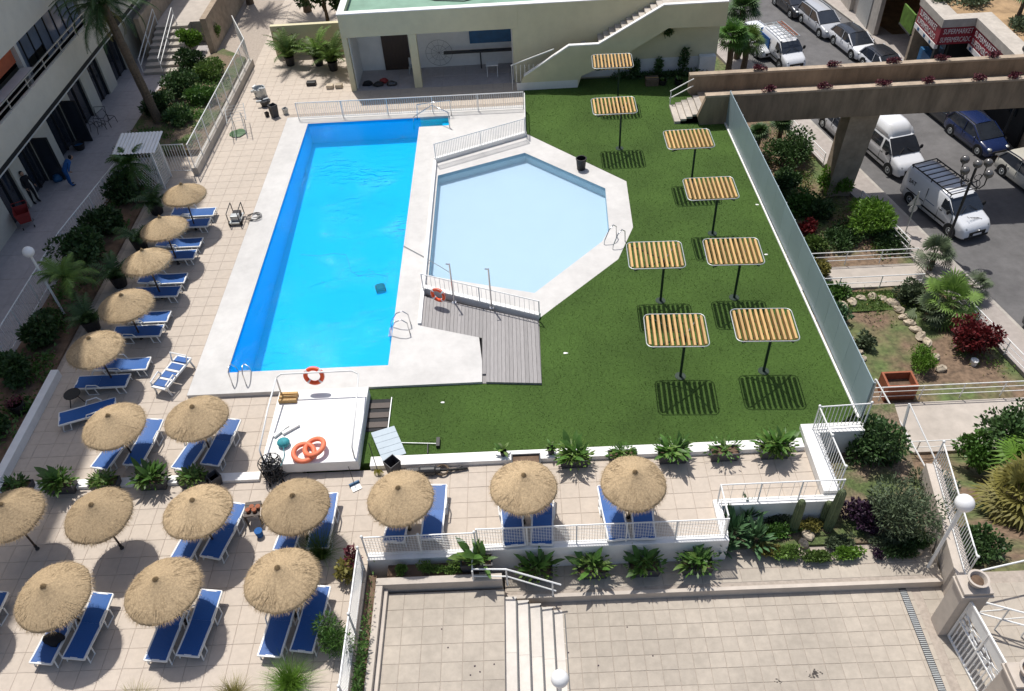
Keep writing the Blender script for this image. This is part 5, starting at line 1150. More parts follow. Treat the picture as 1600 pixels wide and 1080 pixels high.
def van(name, label, loc, head, L, W, H, paint, cat='van', hoodz=1.05, nose=.80, high=0, windows=True):
    t = thing(name, label, cat, loc, head, 'cars parked in the street'); hw = W/2; P = paint
    # nose: length of bonnet; windscreen from xh (base) to xr (roof)
    xf = L/2; xh = xf-nose; xr = xh-.75; zr = H-high
    secs = [(-xf,H-high-.12,.9,.35),(-xf+.05,zr-.04,.97,.3),(-xf+.4,zr,1,.25),(xr-.5,zr,1,.25),(xr,zr-.06,.99,.25),(xh,hoodz+.06,.98,.25),(xh+.06,hoodz+.02,.98,.25),(xf-.35,hoodz-.12,.95,.25),(xf-.12,hoodz-.28,.88,.27),(xf-.02,hoodz-.5,.78,.3),(xf,.5,.72,.35)]
    mb = MB(); loft(mb, [ring(x, hw*w_, zb, z, .07, .12 if z < hoodz+.1 else .16, .02 if z < hoodz+.1 else .12) for x, z, w_, zb in secs]); mb.build('body', P, t, smooth=True)
    if high:
        mb = MB(); loft(mb, [ring(x, (hw-.12)*w_, zr-.1, z, .02, .18, .16) for x, z, w_ in ((-xf+.12,H-.1,.97),(-xf+.35,H,1),(xr-.75,H,1),(xr-.35,H-.08,.98),(xr-.05,zr+.03,.95))]); mb.build('high_roof', P, t, smooth=True)
    ww = hw-.16
    MB().add([(xh+.02,-ww-.06,hoodz+.085),(xh+.02,ww+.06,hoodz+.085),(xr+.03,ww-.04,zr-.09),(xr+.03,-ww+.04,zr-.09),(xh-.1,-ww-.06,hoodz+.05),(xh-.1,ww+.06,hoodz+.05),(xr-.1,ww-.04,zr-.14),(xr-.1,-ww+.04,zr-.14)], [(0,1,2,3),(5,4,7,6),(0,4,5,1),(2,6,7,3),(1,5,6,2),(0,3,7,4)]).build('windscreen', 'glass_dark', t)
    for s in (-1,1):
        def sw(x0, x1, x2, x3, z0, z1, nm='side_window'):
            y0 = hw*1.0+.004; y1 = hw-.1+.012
            v = [(x0,s*y0,z0),(x1,s*y0,z0),(x2,s*y1,z1),(x3,s*y1,z1)]; v += [(p[0], p[1]-s*.14, p[2]) for p in v]
            MB().add(v, [(0,1,2,3),(7,6,5,4),(0,4,5,1),(1,5,6,2),(2,6,7,3),(3,7,4,0)]).build(nm, 'glass_dark', t)
        sw(xh-.95, xh-.08, xr+.06, xh-.95, hoodz+.1, zr-.22)
        if windows: sw(-xf+1.2, xh-1.15, xh-1.15, -xf+1.2, hoodz+.12, zr-.24)
        for wx in (xf-.88, -xf+.95): arch(t, wx, s*(hw*.99), .35); wheel(t, wx, s*(hw-.1), .34)
        MB().sphere((xf-.26, s*hw*.68, hoodz-.34), .2, 10, 8, (.9,.85,.55)).build('headlight', 'galv', t, smooth=True)
        MB().sphere((xh-.25, s*(hw+.14), hoodz+.2), .13, 8, 6, (.5,.9,1.1)).build('mirror', 'rubber', t, smooth=True)
    for s in (-1,1):
        for x in (xh-1.05, xh-.02, -.55): MB().box(x-.01,min(s*(hw+.003),s*(hw-.03)),.36,x+.01,max(s*(hw+.003),s*(hw-.03)),hoodz if x > 0 else zr-.3).build('door_seam', 'rubber', t)
        MB().box(xh-.98,min(s*(hw+.02),s*(hw-.02)),hoodz-.1,xh-.8,max(s*(hw+.02),s*(hw-.02)),hoodz-.06).build('door_handle', 'rubber', t); MB().box(-xf+1.35,min(s*(hw+.012),s*(hw-.02)),.5,xf-1.3,max(s*(hw+.012),s*(hw-.02)),.6).build('rub_strip', 'rubber', t)
    for k in (-1,1): MB().bar((xh+.03,k*.5,hoodz+.1),(xh-.2,k*.1,hoodz+.36),.02,.02).build('wiper', 'rubber', t)
    MB().box(xf-.09,-.5,.42,xf+.012,.5,.66).build('grille', 'rubber', t); MB().box(xf-.03,-.72,.28,xf+.02,.72,.40).build('bumper', 'rubber', t); MB().box(xf+.012,-.26,.44,xf+.03,.26,.55).build('number_plate', 'sign_white', t)
    return t, dict(xf=xf, xh=xh, xr=xr, zr=zr, hoodz=hoodz, hw=hw)
HD = math.atan2(-.977, .213)
# white van with roof rack
p = (G(1482,368,ZST)+G(1419,318,ZST))/2; dv = Vector((math.cos(HD+.08), math.sin(HD+.08), 0)); lat = Vector((-dv.y, dv.x, 0))
c = p+lat*.86 if (p+lat).x > p.x else p-lat*.86
v1, q = van('delivery_van', 'white van with black roof rack and lettered bonnet parked near the lamp', (c.x,c.y,ZST), HD+.09, 5.0, 1.95, 1.95, 'car_white', hoodz=1.15, nose=.95, windows=False)
for s in (-1,1): MB().bar((-2.3,s*.78,2.06),(.85,s*.78,2.06),.05,.05).build('rack_rail', 'rubber', v1)
for i in range(9): MB().bar((-2.3+i*.39,-.78,2.07),(-2.3+i*.39,.78,2.07),.045,.04).build('rack_bar', 'rubber', v1)
for s in (-1,1):
    for x in (-2.2,-.7,.8): MB().bar((x,s*.78,1.9),(x,s*.78,2.06),.04,.04).build('rack_foot', 'rubber', v1)
text('S transolg', .24, 'lettering', 'rubber', v1, (1.98,0,1.165), (0,.26,pi2))
for s in (-1,1): text('SAT', .34, 'lettering', 'rubber', v1, (-1.7, s*.985, 1.35), (pi2,0,0 if s == -1 else math.pi)); MB().box(-2.0,min(s*.975,s*.982),.78,-.6,max(s*.975,s*.982),.84).build('stripe', 'rubber', v1); MB().box(-.5,min(s*.975,s*.982),.98,.2,max(s*.975,s*.982),1.02).build('stripe', 'blue_board', v1)
MB().torus((2.515,0,.78), .07, .014, 14, 5, 'x').build('badge', 'steel', v1)
# high roof minibus
p = (G(1379,276,ZST)+G(1345,228,ZST))/2; dv = Vector((math.cos(HD), math.sin(HD), 0)); c = p+Vector((-dv.y, dv.x, 0))*.9
v2, q = van('minibus', 'white high roof minibus with dark windows beside the bridge pier', (c.x,c.y,ZST), HD+.03, 4.9, 1.95, 2.55, 'car_white', hoodz=1.12, nose=.9, high=.55)
# blue and white van with ladders
p = G(1228,103,ZST); v3, q = van('ladder_van', 'white and blue van with ladders on its roof rack beyond the bridge', (p.x-.1,p.y+.9,ZST), HD, 4.2, 1.7, 1.8, 'car_white', hoodz=1.05, nose=.85, windows=False)
for s in (-1,1): MB().box(-2.0,min(s*.88,s*.915),.5,-.5,max(s*.88,s*.915),1.5).build('blue_panel', 'cloth_blue', v3); MB().bar((-1.9,s*.68,1.98),(.7,s*.68,1.98),.04,.04).build('rack_rail', 'galv', v3)
MB().box(-2.24,-.78,.5,-2.19,.78,1.6).build('blue_panel', 'cloth_blue', v3)
for i in range(6): MB().bar((-1.9+i*.52,-.7,1.99),(-1.9+i*.52,.7,1.99),.04,.03).build('rack_bar', 'galv', v3)
for y0 in (.1,.5):
    lad = MB(); lad.bar((-1.8,y0,2.05),(.7,y0,2.05),.04,.05); lad.bar((-1.8,y0-.3,2.05),(.7,y0-.3,2.05),.04,.05)
    for i in range(9): lad.bar((-1.7+i*.29,y0,2.05),(-1.7+i*.29,y0-.3,2.05),.03,.03)
    lad.build('ladder', 'terracotta' if y0 > .3 else 'galv', v3)
def place(px, py, off): 
    p = G(px, py, ZST); l_ = Vector((-math.sin(HD), math.cos(HD), 0)); return (p.x+l_.x*off, p.y+l_.y*off, ZST)
car('blue_car', 'dark blue hatchback parked on the far side near the street lamp', place(1503,226,.8), HD+.03, 4.1, 1.75, 1.48, 'car_blue')
car('white_car', 'white hatchback with a black roof parked across the street', place(1315,81,.78), HD, 4.0, 1.75, 1.43, 'car_white', roofm=MATS['car_dark'])
car('white_car', 'white car with dark roof half hidden behind the bridge', place(1362,117,.78), HD, 4.0, 1.75, 1.42, 'car_white', roofm=MATS['car_dark'])
car('silver_estate', 'silver estate car with roof bars parked at the top', place(1265,47,.78), HD, 4.5, 1.75, 1.48, 'car_silver', 'wagon', rack=True)
car('dark_car', 'dark car parked at the very top of the street', place(1222,18,.78), HD, 4.2, 1.75, 1.45, 'car_dark')
car('white_car', 'white car cut by the yucca trees on the near side of the street', place(1172,78,.6), HD, 4.1, 1.75, 1.45, 'car_white')
car('dark_car', 'black car in the shade just beyond the bridge on the far side', place(1462,190,.8), HD, 4.2, 1.76, 1.45, 'car_dark')
car('beige_car', 'cream car cut by the right edge below the blue car', place(1586,292,.8), HD+.03, 4.1, 1.75, 1.46, 'car_beige')
car('silver_car', 'silver car hidden behind the bridge pier', place(1300,215,.8), HD, 4.1, 1.75, 1.45, 'car_silver')
car('dark_car', 'black car parked beyond the blue car under the bridge', place(1560,190,1.2), HD, 4.1, 1.75, 1.45, 'car_dark')
car('dark_car', 'dark car cut by the right edge near the pavement railing', (near_kerb(27)+1.15,26.0,ZST), HD, 4.2, 1.75, 1.45, 'car_dark')

# ================================================================ LAMPS, SIGN
def street_lamp(label, loc, H_=4.9):
    t = thing('street_lamp', label, 'street lamp', loc); MB().lathe([(.2,0),(.2,.3),(.13,.5),(.1,1.2),(.07,1.3),(.06,H_)], 12).build('post', 'dark_metal', t)
    for i in range(4):
        a = i*pi2+.4; dx, dy = math.cos(a), math.sin(a)
        MB().tube([(0,0,H_-.7),(dx*.25,dy*.25,H_-.85),(dx*.55,dy*.55,H_-.8),(dx*.72,dy*.72,H_-.5),(dx*.72,dy*.72,H_-.1)], .03, 6).build('arm', 'dark_metal', t)
        MB().torus((dx*.4,dy*.4,H_-.6), .16, .02, 14, 5, 'y' if i % 2 == 0 else 'x').build('scroll', 'dark_metal', t)
        g_ = MB().sphere((dx*.72,dy*.72,H_+.1), .21, 14, 10).build('globe', 'smoke_globe', t, smooth=True); MB().lathe([(.08,H_-.12),(.12,H_-.05)], 10, (dx*.72,dy*.72,0)).build('holder', 'dark_metal', g_)
    MB().sphere((0,0,H_+.25), .21, 14, 10).build('globe', 'smoke_globe', t, smooth=True)
mat('smoke_globe', (.10,.095,.09), .15, .15, 3, spec=.7); mat('white_globe', (.80,.80,.79), .3, .03, 3)
street_lamp('dark ornate street lamp with scrolls in front of the white van', G(1474,392,ZST+.13))
p = G(1555,92,1.0); street_lamp('dark ornate street lamp in front of the shop sign', (28.6,43.2,ZST+.13), 5.6)
def globe_lamp(label, base, h, r=.22):
    t = thing('globe_lamp', label, 'lamp', base); MB().tube([(0,0,0),(0,0,h-.15)], .05, 10).build('post', 'white_metal', t); MB().lathe([(.09,h-.2),(.1,h-.12)], 12).build('collar', 'white_metal', t); MB().sphere((0,0,h), r, 20, 14).build('globe', 'white_globe', t, smooth=True)
globe_lamp('white globe lamp beside the shaded walkway on the left', (-19.34,25.73,0), 3.36); globe_lamp('white globe lamp post at the right end of the raised walk', (11.78,13.07,-.9), 3.34, .26); globe_lamp('white globe lamp at the bottom edge below the steps', (.34,9.35,-1.2), 1.9, .24)
t = thing('road_sign', 'grey backed triangular road sign beside the white van', 'sign', G(1415,362,ZST+.13)); MB().tube([(0,0,0),(0,0,2.5)], .035, 8).build('pole', 'galv', t)
MB().add([(-.35,.03,1.65),(.35,.03,1.65),(0,.03,2.3),(-.35,.05,1.65),(.35,.05,1.65),(0,.05,2.3)], [(0,1,2),(5,4,3),(0,3,4,1),(1,4,5,2),(2,5,3,0)]).build('plate', 'galv', t); q = MB().lathe([(.22,-.01),(.22,.01)], 16); q.v = [(p[0],p[2]+.04,p[1]+1.42) for p in q.v]; q.build('disc', 'galv', t)

# ================================================================ GATE
def pillar(label, loc, H_, w, d, urn=True):
    t = thing('gate_pillar', label, 'pillar', loc)
    MB().box(-w/2,-d/2,0,w/2,d/2,H_).build('shaft', 'court_stone', t, bevel=.01)
    c = MB(); c.box(-w/2-.06,-d/2-.06,H_+.001,w/2+.06,d/2+.06,H_+.08); c.box(-w/2-.02,-d/2-.02,H_+.081,w/2+.02,d/2+.02,H_+.2); c.build('cap', 'court_stone', t, bevel=.01)
    if urn:
        u = MB().lathe([(.14,.2),(.16,.22),(.2,.4),(.27,.46),(.28,.5),(.22,.5),(.18,.36),(.02,.34)], 20, (0,0,H_)).build('urn', 'court_stone', t, smooth=False); MB().lathe([(.17,H_+.37),(.16,H_+.4)], 12).build('soil', 'soil', u)
    return t
pillar('stone gate pillar with a round urn at the right of the court', (11.75,11.3,ZC), 2.2, .75, .55); pillar('stone gate pillar at the bottom right corner', (12.0,8.8,ZC), 2.2, .75, .6)
t = thing('iron_gate', 'white iron gate with panels and bars between the stone pillars', 'gate', (11.65,10.98,ZC), -pi2+.1)
Lg, Hg = 1.85, 2.0
fr = MB(); fr.bar((0,0,.06),(Lg,0,.06),.05,.06); fr.bar((0,0,Hg),(Lg,0,Hg),.05,.06)
for x in (0,Lg/2,Lg): fr.bar((x,0,.06),(x,0,Hg),.05,.06)
fr.bar((0,0,1.02),(Lg,0,1.02),.05,.05); fr.build('frame', 'white_metal', t)
for s in (0,1):
    for i in range(1,7): x = s*Lg/2+i*Lg/14; MB().bar((x,0,.06),(x,0,1.02),.03,.03).build('bar', 'white_metal', t)
    for i in range(6): x = s*Lg/2+.06; MB().cbox((x+.08+.13*i,0,.55),.05,.03,.08).build('boss', 'white_metal', t)
    MB().box(s*Lg/2+.03,-.012,1.55,(s+1)*Lg/2-.03,.012,1.97).build('panel', 'white_metal', t)
    for k in range(2):
        for j in range(4): MB().box(s*Lg/2+.08+.21*j,-.015,1.1+.22*k,s*Lg/2+.2+.21*j,.015,1.2+.22*k).build('panel_bar', 'white_metal', t)
    for (a, b) in (((.05,1.05),(.88,1.55)),((.05,1.55),(.88,1.05))): MB().bar((s*Lg/2+a[0],0,a[1]),(s*Lg/2+b[0],0,b[1]),.03,.03).build('cross_bar', 'white_metal', t)
t = thing('entrance_railing', 'white sloping railing outside the iron gate at the right edge', 'railing', (12.4,11.4,-1.3))
for (a, b) in (((0,0,1.3),(2.6,-1.0,1.3)),((0,0,.7),(2.6,-1.0,.7)),((0,.9,1.3),(2.6,1.4,1.3))): MB().tube([a,b], .03).build('rail', 'white_metal', t)
for i in range(5): f = i/4; MB().tube([(2.6*f,-1.0*f,0),(2.6*f,-1.0*f,1.3)], .025).build('post', 'white_metal', t)
for i in range(4): f = i/4; MB().tube([(2.6*f,-1.0*f,.7),(2.6*(f+.25),-1.0*(f+.25),1.3)], .02).build('brace', 'white_metal', t)
struct('entrance_path', MB().box(12.1,4,-2.2,18,12.4,-1.28), 'asphalt')
# handrail by the steps
t = thing('stair_handrail', 'white tubular handrail descending beside the garden steps', 'railing', (-2.0,12.75,ZD))
MB().tube([(-.05,.8,.9),(-.05,.05,.9),(.95,.0,.9),(2.55,-.15,.15)], .03, 8).build('top_rail', 'white_metal', t); MB().tube([(-.05,.05,.5),(.95,.0,.5),(2.4,-.15,-.2)], .024, 8).build('mid_rail', 'white_metal', t)
for (x, z0, z1) in ((-.05,0,.9),(.95,0,.9),(2.3,-.8,.27)): MB().tube([(x,0 if x < 2 else -.13,z0),(x,0 if x < 2 else -.13,z1)], .028, 8).build('post', 'white_metal', t)
def splat(label, c, R, n):
    mb = MB()
    for i in range(n):
        r = R*random.random()**.8; a = random.random()*6.283; q = R*random.uniform(.08,.34)*(1.1-r/R*.7); x, y = c[0]+r*math.cos(a)*1.1, c[1]+r*math.sin(a)*.8
        mb.add([(x+q*random.uniform(.5,1.2)*math.cos(k*.785), y+q*random.uniform(.4,1)*math.sin(k*.785), ZC+.004+.0004*i) for k in range(8)], [tuple(range(8))])
    tag(mb.build('dark_stain', 'stain'), label, 'stain')
mat('stain', (.045,.036,.03), .6, .3, 9)
splat('large dark oil stain on the court tiles', (7.55,10.05), .2, 26); splat('small dark stain left of the large one on the court', (6.5,9.9), .12, 9)
rnd_pts = [(690,983),(700,1012),(742,1041),(750,1050),(772,1038),(735,1055),(980,980),(1020,1025),(935,1040),(888,1020)]
for i, (px, py) in enumerate(rnd_pts):
    z = ZD if px < 785 else ZC; tag(MB().lathe([(.02,0),(.024,.008),(.008,.014)], 7, wob=.35).build('dry_leaf', 'leaf_purple', loc=G(px,py,z)), ('tiny dark fallen leaf on the upper landing' if px < 785 else 'tiny dark fallen leaf on the lower court'), 'leaf', 'fallen leaves on the paving')

# ================================================================ POOL THINGS
def ladder(label, loc, rz, h=.75, w=.5):
    t = thing('pool_ladder', label, 'ladder', loc, rz)
    for s in (-1,1): MB().tube([(s*w/2,-.55,0),(s*w/2,-.5,h*.75),(s*w/2,-.3,h),(s*w/2,-.05,h*.85),(s*w/2,.22,.2),(s*w/2,.28,-.3),(s*w/2,.28,-.9)], .022, 8).build('rail', 'steel', t, smooth=True)
    for k in range(3): MB().box(-w/2,.2,-.12-.28*k,w/2,.32,-.09-.28*k).build('rung', 'steel', t)
ladder('steel ladder at the bottom left corner of the swimming pool', (*K(-11.0,21.8,ZS),ZS), .0); ladder('steel ladder on the right side of the swimming pool', (*K(-5.3,23.9,ZS),ZS), pi2); ladder('steel ladder at the right corner of the wading pool', (*K(3.75,28.75,ZR),ZR), 2.3)
t = thing('pool_handrail', 'long steel handrail over the corner steps of the swimming pool', 'railing', (*K(-4.3,40.4,ZS),ZS))
MB().tube([(.5,-.75,0),(.5,-.7,.85),(-.4,.2,.85),(-1.4,-.35,.5),(-1.45,-.4,-.2)], .025, 8).build('rail', 'steel', t, smooth=True); MB().tube([(.55,.55,0),(.55,.55,.9),(-1.2,.35,.85),(-1.3,.3,0)], .025, 8).build('rail', 'steel', t, smooth=True)
def ring_(label, loc, rot, R=.3, r=.075, m='orange_ring', bands=True):
    t = thing('life_ring', label, 'life ring', loc); t.rotation_euler = rot; MB().torus((0,0,0), R, r, 36, 12).build('ring', m, t, smooth=True)
    if bands:
        for k in range(4): a = k*pi2+.78; MB().torus((0,0,0), R, r+.006, 5, 12, 'z', a-.12, a+.12).build('band', 'white_paint', t)
        MB().tube([((R+.07)*math.cos(i*.2618), (R+.07)*math.sin(i*.2618), .03) for i in range(24)], .008, 5, closed=True).build('rope', 'white_paint', t)
ring_('orange life ring hanging on the railing of the wading pool', (*K(-3.75,25.92,.8),.8), (pi2,0,-.42), .27, .07)
pv = G(597,462,-1.9); t = thing('pool_robot', 'dark cleaning robot on the floor of the swimming pool', 'robot', (pv.x,pv.y,zf(pv.y)+.01), .3); t.scale = (.8,.8,.8); MB().box(-.2,-.25,.06,.2,.25,.28).build('body', 'car_dark', t, bevel=.05)
for s in (-1,1): MB().box(s*.24-.04,-.27,.0,s*.24+.04,.27,.2).build('track', 'rubber', t, bevel=.03)
cb = [G(x,y,.1) for x, y in [(600,455),(606,432),(585,428),(560,431),(548,424),(545,410),(540,398),(520,396),(500,400),(470,398)]]
tag(MB().tube(cb, .006, 5).build('robot_cable', 'blue_board'), 'thin cable floating on the swimming pool from the robot', 'cable')
cb = [G(x,y,.24) for x, y in [(630,384),(645,392),(660,400),(676,410),(690,418),(703,426)]]
tag(MB().tube(cb, .016, 5).build('yellow_hose', 'galv'), 'thin hose crossing the white surround to the shower post', 'hose')
for i, (x, y) in enumerate(((-3.06,25.39),(-1.52,24.96))):
    t = thing('shower_post', ['slim steel shower post beside the life ring railing','slim steel shower post to the right of the first one'][i], 'shower', (*K(x,y,.2),.2)); MB().tube([(0,0,0),(0,0,2.0)], .035, 8).build('post', 'steel', t); MB().tube([(0,0,1.97),(-.14,0,2.0)], .025, 8).build('head', 'steel', t); MB().lathe([(.1,0),(.1,.02)], 12).build('foot', 'steel', t)
t = thing('waste_bin', 'black waste bin on the far corner of the wading pool surround', 'bin', G(908,264,ZR)); MB().lathe([(.2,0),(.25,.55),(.27,.56),(.27,.6),(.22,.6),(.2,.2)], 18).build('bin', 'pot_black', t)
# platform by the lawn
t = thing('white_platform', 'white square platform slab beside the lawn', 'platform', (-7.55,18.7,0)); s_ = .55
MB().box(-1.62,-1.75,.12,1.62,1.62,.58).build('slab', 'white_paint', t, bevel=.02); MB().box(-1.5,-1.6,0,1.5,1.5,.118).build('base', 'concrete', t)
t = thing('platform_railing', 'white tube railing round the white platform', 'railing', (-7.55,18.7,.58))
MB().tube([(-1.5,1.4,0),(-1.5,1.45,.85),(-1.3,1.5,.98),(1.2,1.5,.98),(1.42,1.45,.85),(1.48,.4,.8),(1.5,-1.55,.5),(1.5,-1.6,0)], .03, 8).build('rail', 'white_metal', t, smooth=True); MB().tube([(-1.5,1.45,.85),(-1.55,0,.75),(-1.58,-1.5,.5),(-1.58,-1.55,0)], .03, 8).build('rail', 'white_metal', t, smooth=True)
ring_('orange life ring hanging on the platform railing', (-7.75,20.28,1.32), (pi2-.25,0,0), .3, .08)
ring_('faded orange ring lying on the platform, left of two', (-7.75,17.3,.72), (.1,.12,0), .34, .085, 'orange_faded', False); ring_('faded orange ring lying on the platform, right of two', (-7.4,17.45,.80), (-.1,-.22,.5), .34, .085, 'orange_faded', False)
p = G(443,692,.7); t = thing('net_bundle', 'turquoise bundled net on the platform', 'net', (p.x,p.y,.58)); MB().sphere((0,0,.14), .22, 14, 9, (1,.9,.65)).build('bundle', 'teal_net', t, smooth=True); MB().tube([(0,0,.2),(.1,-.5,.05),(.05,-.9,.02)], .012).build('cord', 'teal_net', t)
t = thing('wooden_crate', 'small tan crate at the far left corner of the platform', 'crate', (-8.75,19.9,.58)); 
for k in range(3): MB().box(-.32,-.22+.16*k,.0,.32,-.12+.16*k,.16).build('slat', 'wood_slat', t)
for k, (px, py, r_) in enumerate([(440,675,.5),(455,672,.3)]): p = G(px,py,.6); tag(MB().bar((-.3,-.1,.05),(.3,.12,.05),.12,.08).build('paint_roller', 'plastic_white', loc=(p.x,p.y,.6), rot=(0,0,r_)), ['white roller sleeve on the platform, left one','white roller sleeve on the platform, right one'][k], 'roller')
p = G(430,745,0); t = thing('wire_cart', 'dark wire cart stuffed with netting at the corner of the platform', 'cart', (p.x,p.y,0), .3)
for i in range(9): a = i*.698; MB().tube([(.3*math.cos(a),.3*math.sin(a),.1),(.38*math.cos(a),.38*math.sin(a),.8)], .015).build('upright', 'dark_metal', t)
for z in (.12,.45,.8): MB().torus((0,0,z), .3+.1*z, .015, 18, 5).build('hoop', 'dark_metal', t)
mb = MB(); [leafquad(mb, Vector((random.uniform(-.25,.25),random.uniform(-.25,.25),random.uniform(.1,.75))), rv(), .3, .02) for i in range(420)]; o = mb.build('netting', 'cloth_black', t); o['kind'] = 'stuff'
for s in (-1,1): MB().torus((s*.2,-.35,.08), .06, .025, 12, 6, 'x').build('wheel', 'rubber', t)
# hatch, lid, pump, tools on the kerb
t = thing('floor_hatch', 'open dark hatch with steps beside the white platform', 'hatch', (-5.55,19.35,ZL)); MB().box(-.4,-.75,.004,.4,.75,.02).build('opening', 'dark_void', t)
for k in range(3): MB().box(-.38,-.6+.45*k,.02,.38,-.35+.45*k,.05).build('rung', 'brown_wood', t)
MB().box(.4,-.78,.0,.43,.78,.08).build('edge', 'galv', t)
t = thing('hatch_lid', 'light grey ribbed hatch lid lying tilted on the lawn', 'lid', (-5.05,17.95,.2), -.35)
for k in range(5): MB().box(-.42,-.62+.25*k,.0,.42,-.62+.25*(k+1)-.012,.04).build('rib', 'screen_lid', t)
t.rotation_euler = (.12,.1,.42)
t = thing('grey_bin', 'open dark square bin behind the parasol beside the lid', 'bin', (-4.75,16.75,0)); q = MB().lathe([(.22,0),(.30,.75),(.27,.75),(.2,.1)], 4); q.build('bin', 'planter_grey', t)
t = thing('broom', 'yellow headed broom leaning at the end of the white kerb', 'broom', (-5.3,16.8,0)); MB().tube([(0,0,.1),(-.15,.3,1.3)], .014).build('handle', 'pot_black', t); mb = MB(); [leafquad(mb, Vector((random.uniform(-.1,.1),0,.3)), Vector((random.uniform(-.5,.5),random.uniform(-.3,.3),-1)), .3, .01) for i in range(90)]; o = mb.build('bristles', 'yellow', t); o['kind'] = 'stuff'
t = thing('dustpan', 'dark dustpan on the tiles below the platform', 'dustpan', (-6.0,16.3,0), .5); MB().box(-.16,-.14,.01,.16,.14,.03).build('pan', 'plastic_white', t); MB().box(-.18,.12,.01,.18,.17,.12).build('rim', 'blue_board', t); MB().tube([(0,.15,.08),(.0,.3,.8)], .012).build('handle', 'dark_metal', t)
t = thing('pump_unit', 'black pump and pipes lying along the white kerb', 'pump', (-3.6,16.75,0))
q = MB().lathe([(.14,-.3),(.16,-.25),(.16,.2),(.1,.25),(.1,.4)], 14); q.v = [(p[2],p[1],p[0]+.17) for p in q.v]; q.build('motor', 'dark_metal', t)
MB().tube([(.3,0,.15),(.9,.05,.1),(1.3,.1,.08)], .05).build('pipe', 'rubber', t); MB().tube([(-.3,0,.15),(-.7,-.05,.1),(-1.0,.1,.1)], .05).build('pipe', 'rubber', t); MB().torus((.45,.05,.1), .2, .04, 16, 6).build('hose_coil', 'bark', t); MB().box(-.75,-.15,.02,-.35,.15,.16).build('case', 'pot_black', t); MB().tube([(.55,-.1,.1),(1.1,.2,.06)], .03).build('pipe', 'dark_metal', t)
t = thing('lawn_pole', 'grey pole with a black head lying on the lawn', 'pole', (-3.9,17.95,ZL)); MB().tube([(-.8,.06,.05),(.55,-.06,.05)], .018).build('pole', 'galv', t); MB().box(.5,-.22,.02,.62,.16,.14).build('head', 'pot_black', t); MB().tube([(.2,-.05,.05),(.22,-.45,.04)], .025).build('foot', 'pot_black', t)
t = thing('crate_table', 'brown wooden crate table holding flower pots by the parasol', 'table', (-9.1,15.25,0), .1)
for k in range(4): MB().box(-.25,-.28+.145*k,.5,.25,-.15+.145*k,.54).build('slat', 'brown_wood', t)
for sx in (-.22,.22):
    for sy in (-.24,.24): MB().bar((sx,sy,.5),(sx,sy,0),.05,.05).build('leg', 'brown_wood', t)
for k in range(4): tag(MB().lathe([(.06,0),(.08,.12),(.05,.12)], 10).build('clay_pot', 'terracotta', loc=(-9.2+.1*k,15.15+.12*(k % 2),.54)), 'small clay pot standing on the crate table', 'pot', 'clay pots on the crate table')
tag(MB().lathe([(.1,0),(.13,.28),(.1,.28)], 12).build('blue_bucket', 'cloth_blue', loc=(-8.85,14.6,0)), 'small blue bucket below the crate table', 'bucket')
t = thing('side_table', 'small dark round table between the loungers at the left', 'table', (-17.0,20.75,0)); MB().lathe([(.3,.46),(.3,.49)], 16).build('tabletop', 'dark_metal', t)
for k in range(3): a = k*2.09; MB().tube([(.1*math.cos(a),.1*math.sin(a),.46),(.3*math.cos(a),.3*math.sin(a),0)], .018).build('leg', 'dark_metal', t)
t = thing('vacuum_cart', 'steel pool vacuum cart with hose beside the swimming pool', 'cart', (-13.5,32.0,0)); MB().box(-.25,-.45,.12,.25,.4,.18).build('platform', 'galv', t)
for s in (-1,1): MB().tube([(s*.25,-.45,.1),(s*.25,-.45,.7),(s*.25,.4,.75),(s*.25,.42,.1)], .022).build('side_frame', 'dark_metal', t); MB().torus((s*.28,-.35,.1), .09, .03, 12, 6, 'x').build('wheel', 'rubber', t)
MB().box(-.2,-.3,.18,.2,-.02,.45).build('motor', 'galv', t, bevel=.03); MB().box(-.18,.05,.18,.18,.33,.4).build('filter_box', 'pot_black', t, bevel=.03)
hp = []
for i in range(60): a = i*.42; hp.append((-12.75+.28*math.cos(a)+.004*i, 31.9+.3*math.sin(a), .23+.001*i))
tag(MB().tube([(-13.3,31.9,.1)]+hp, .014, 5).build('coiled_hose', 'dark_metal'), 'thin dark hose coiled on the white pool surround', 'hose')
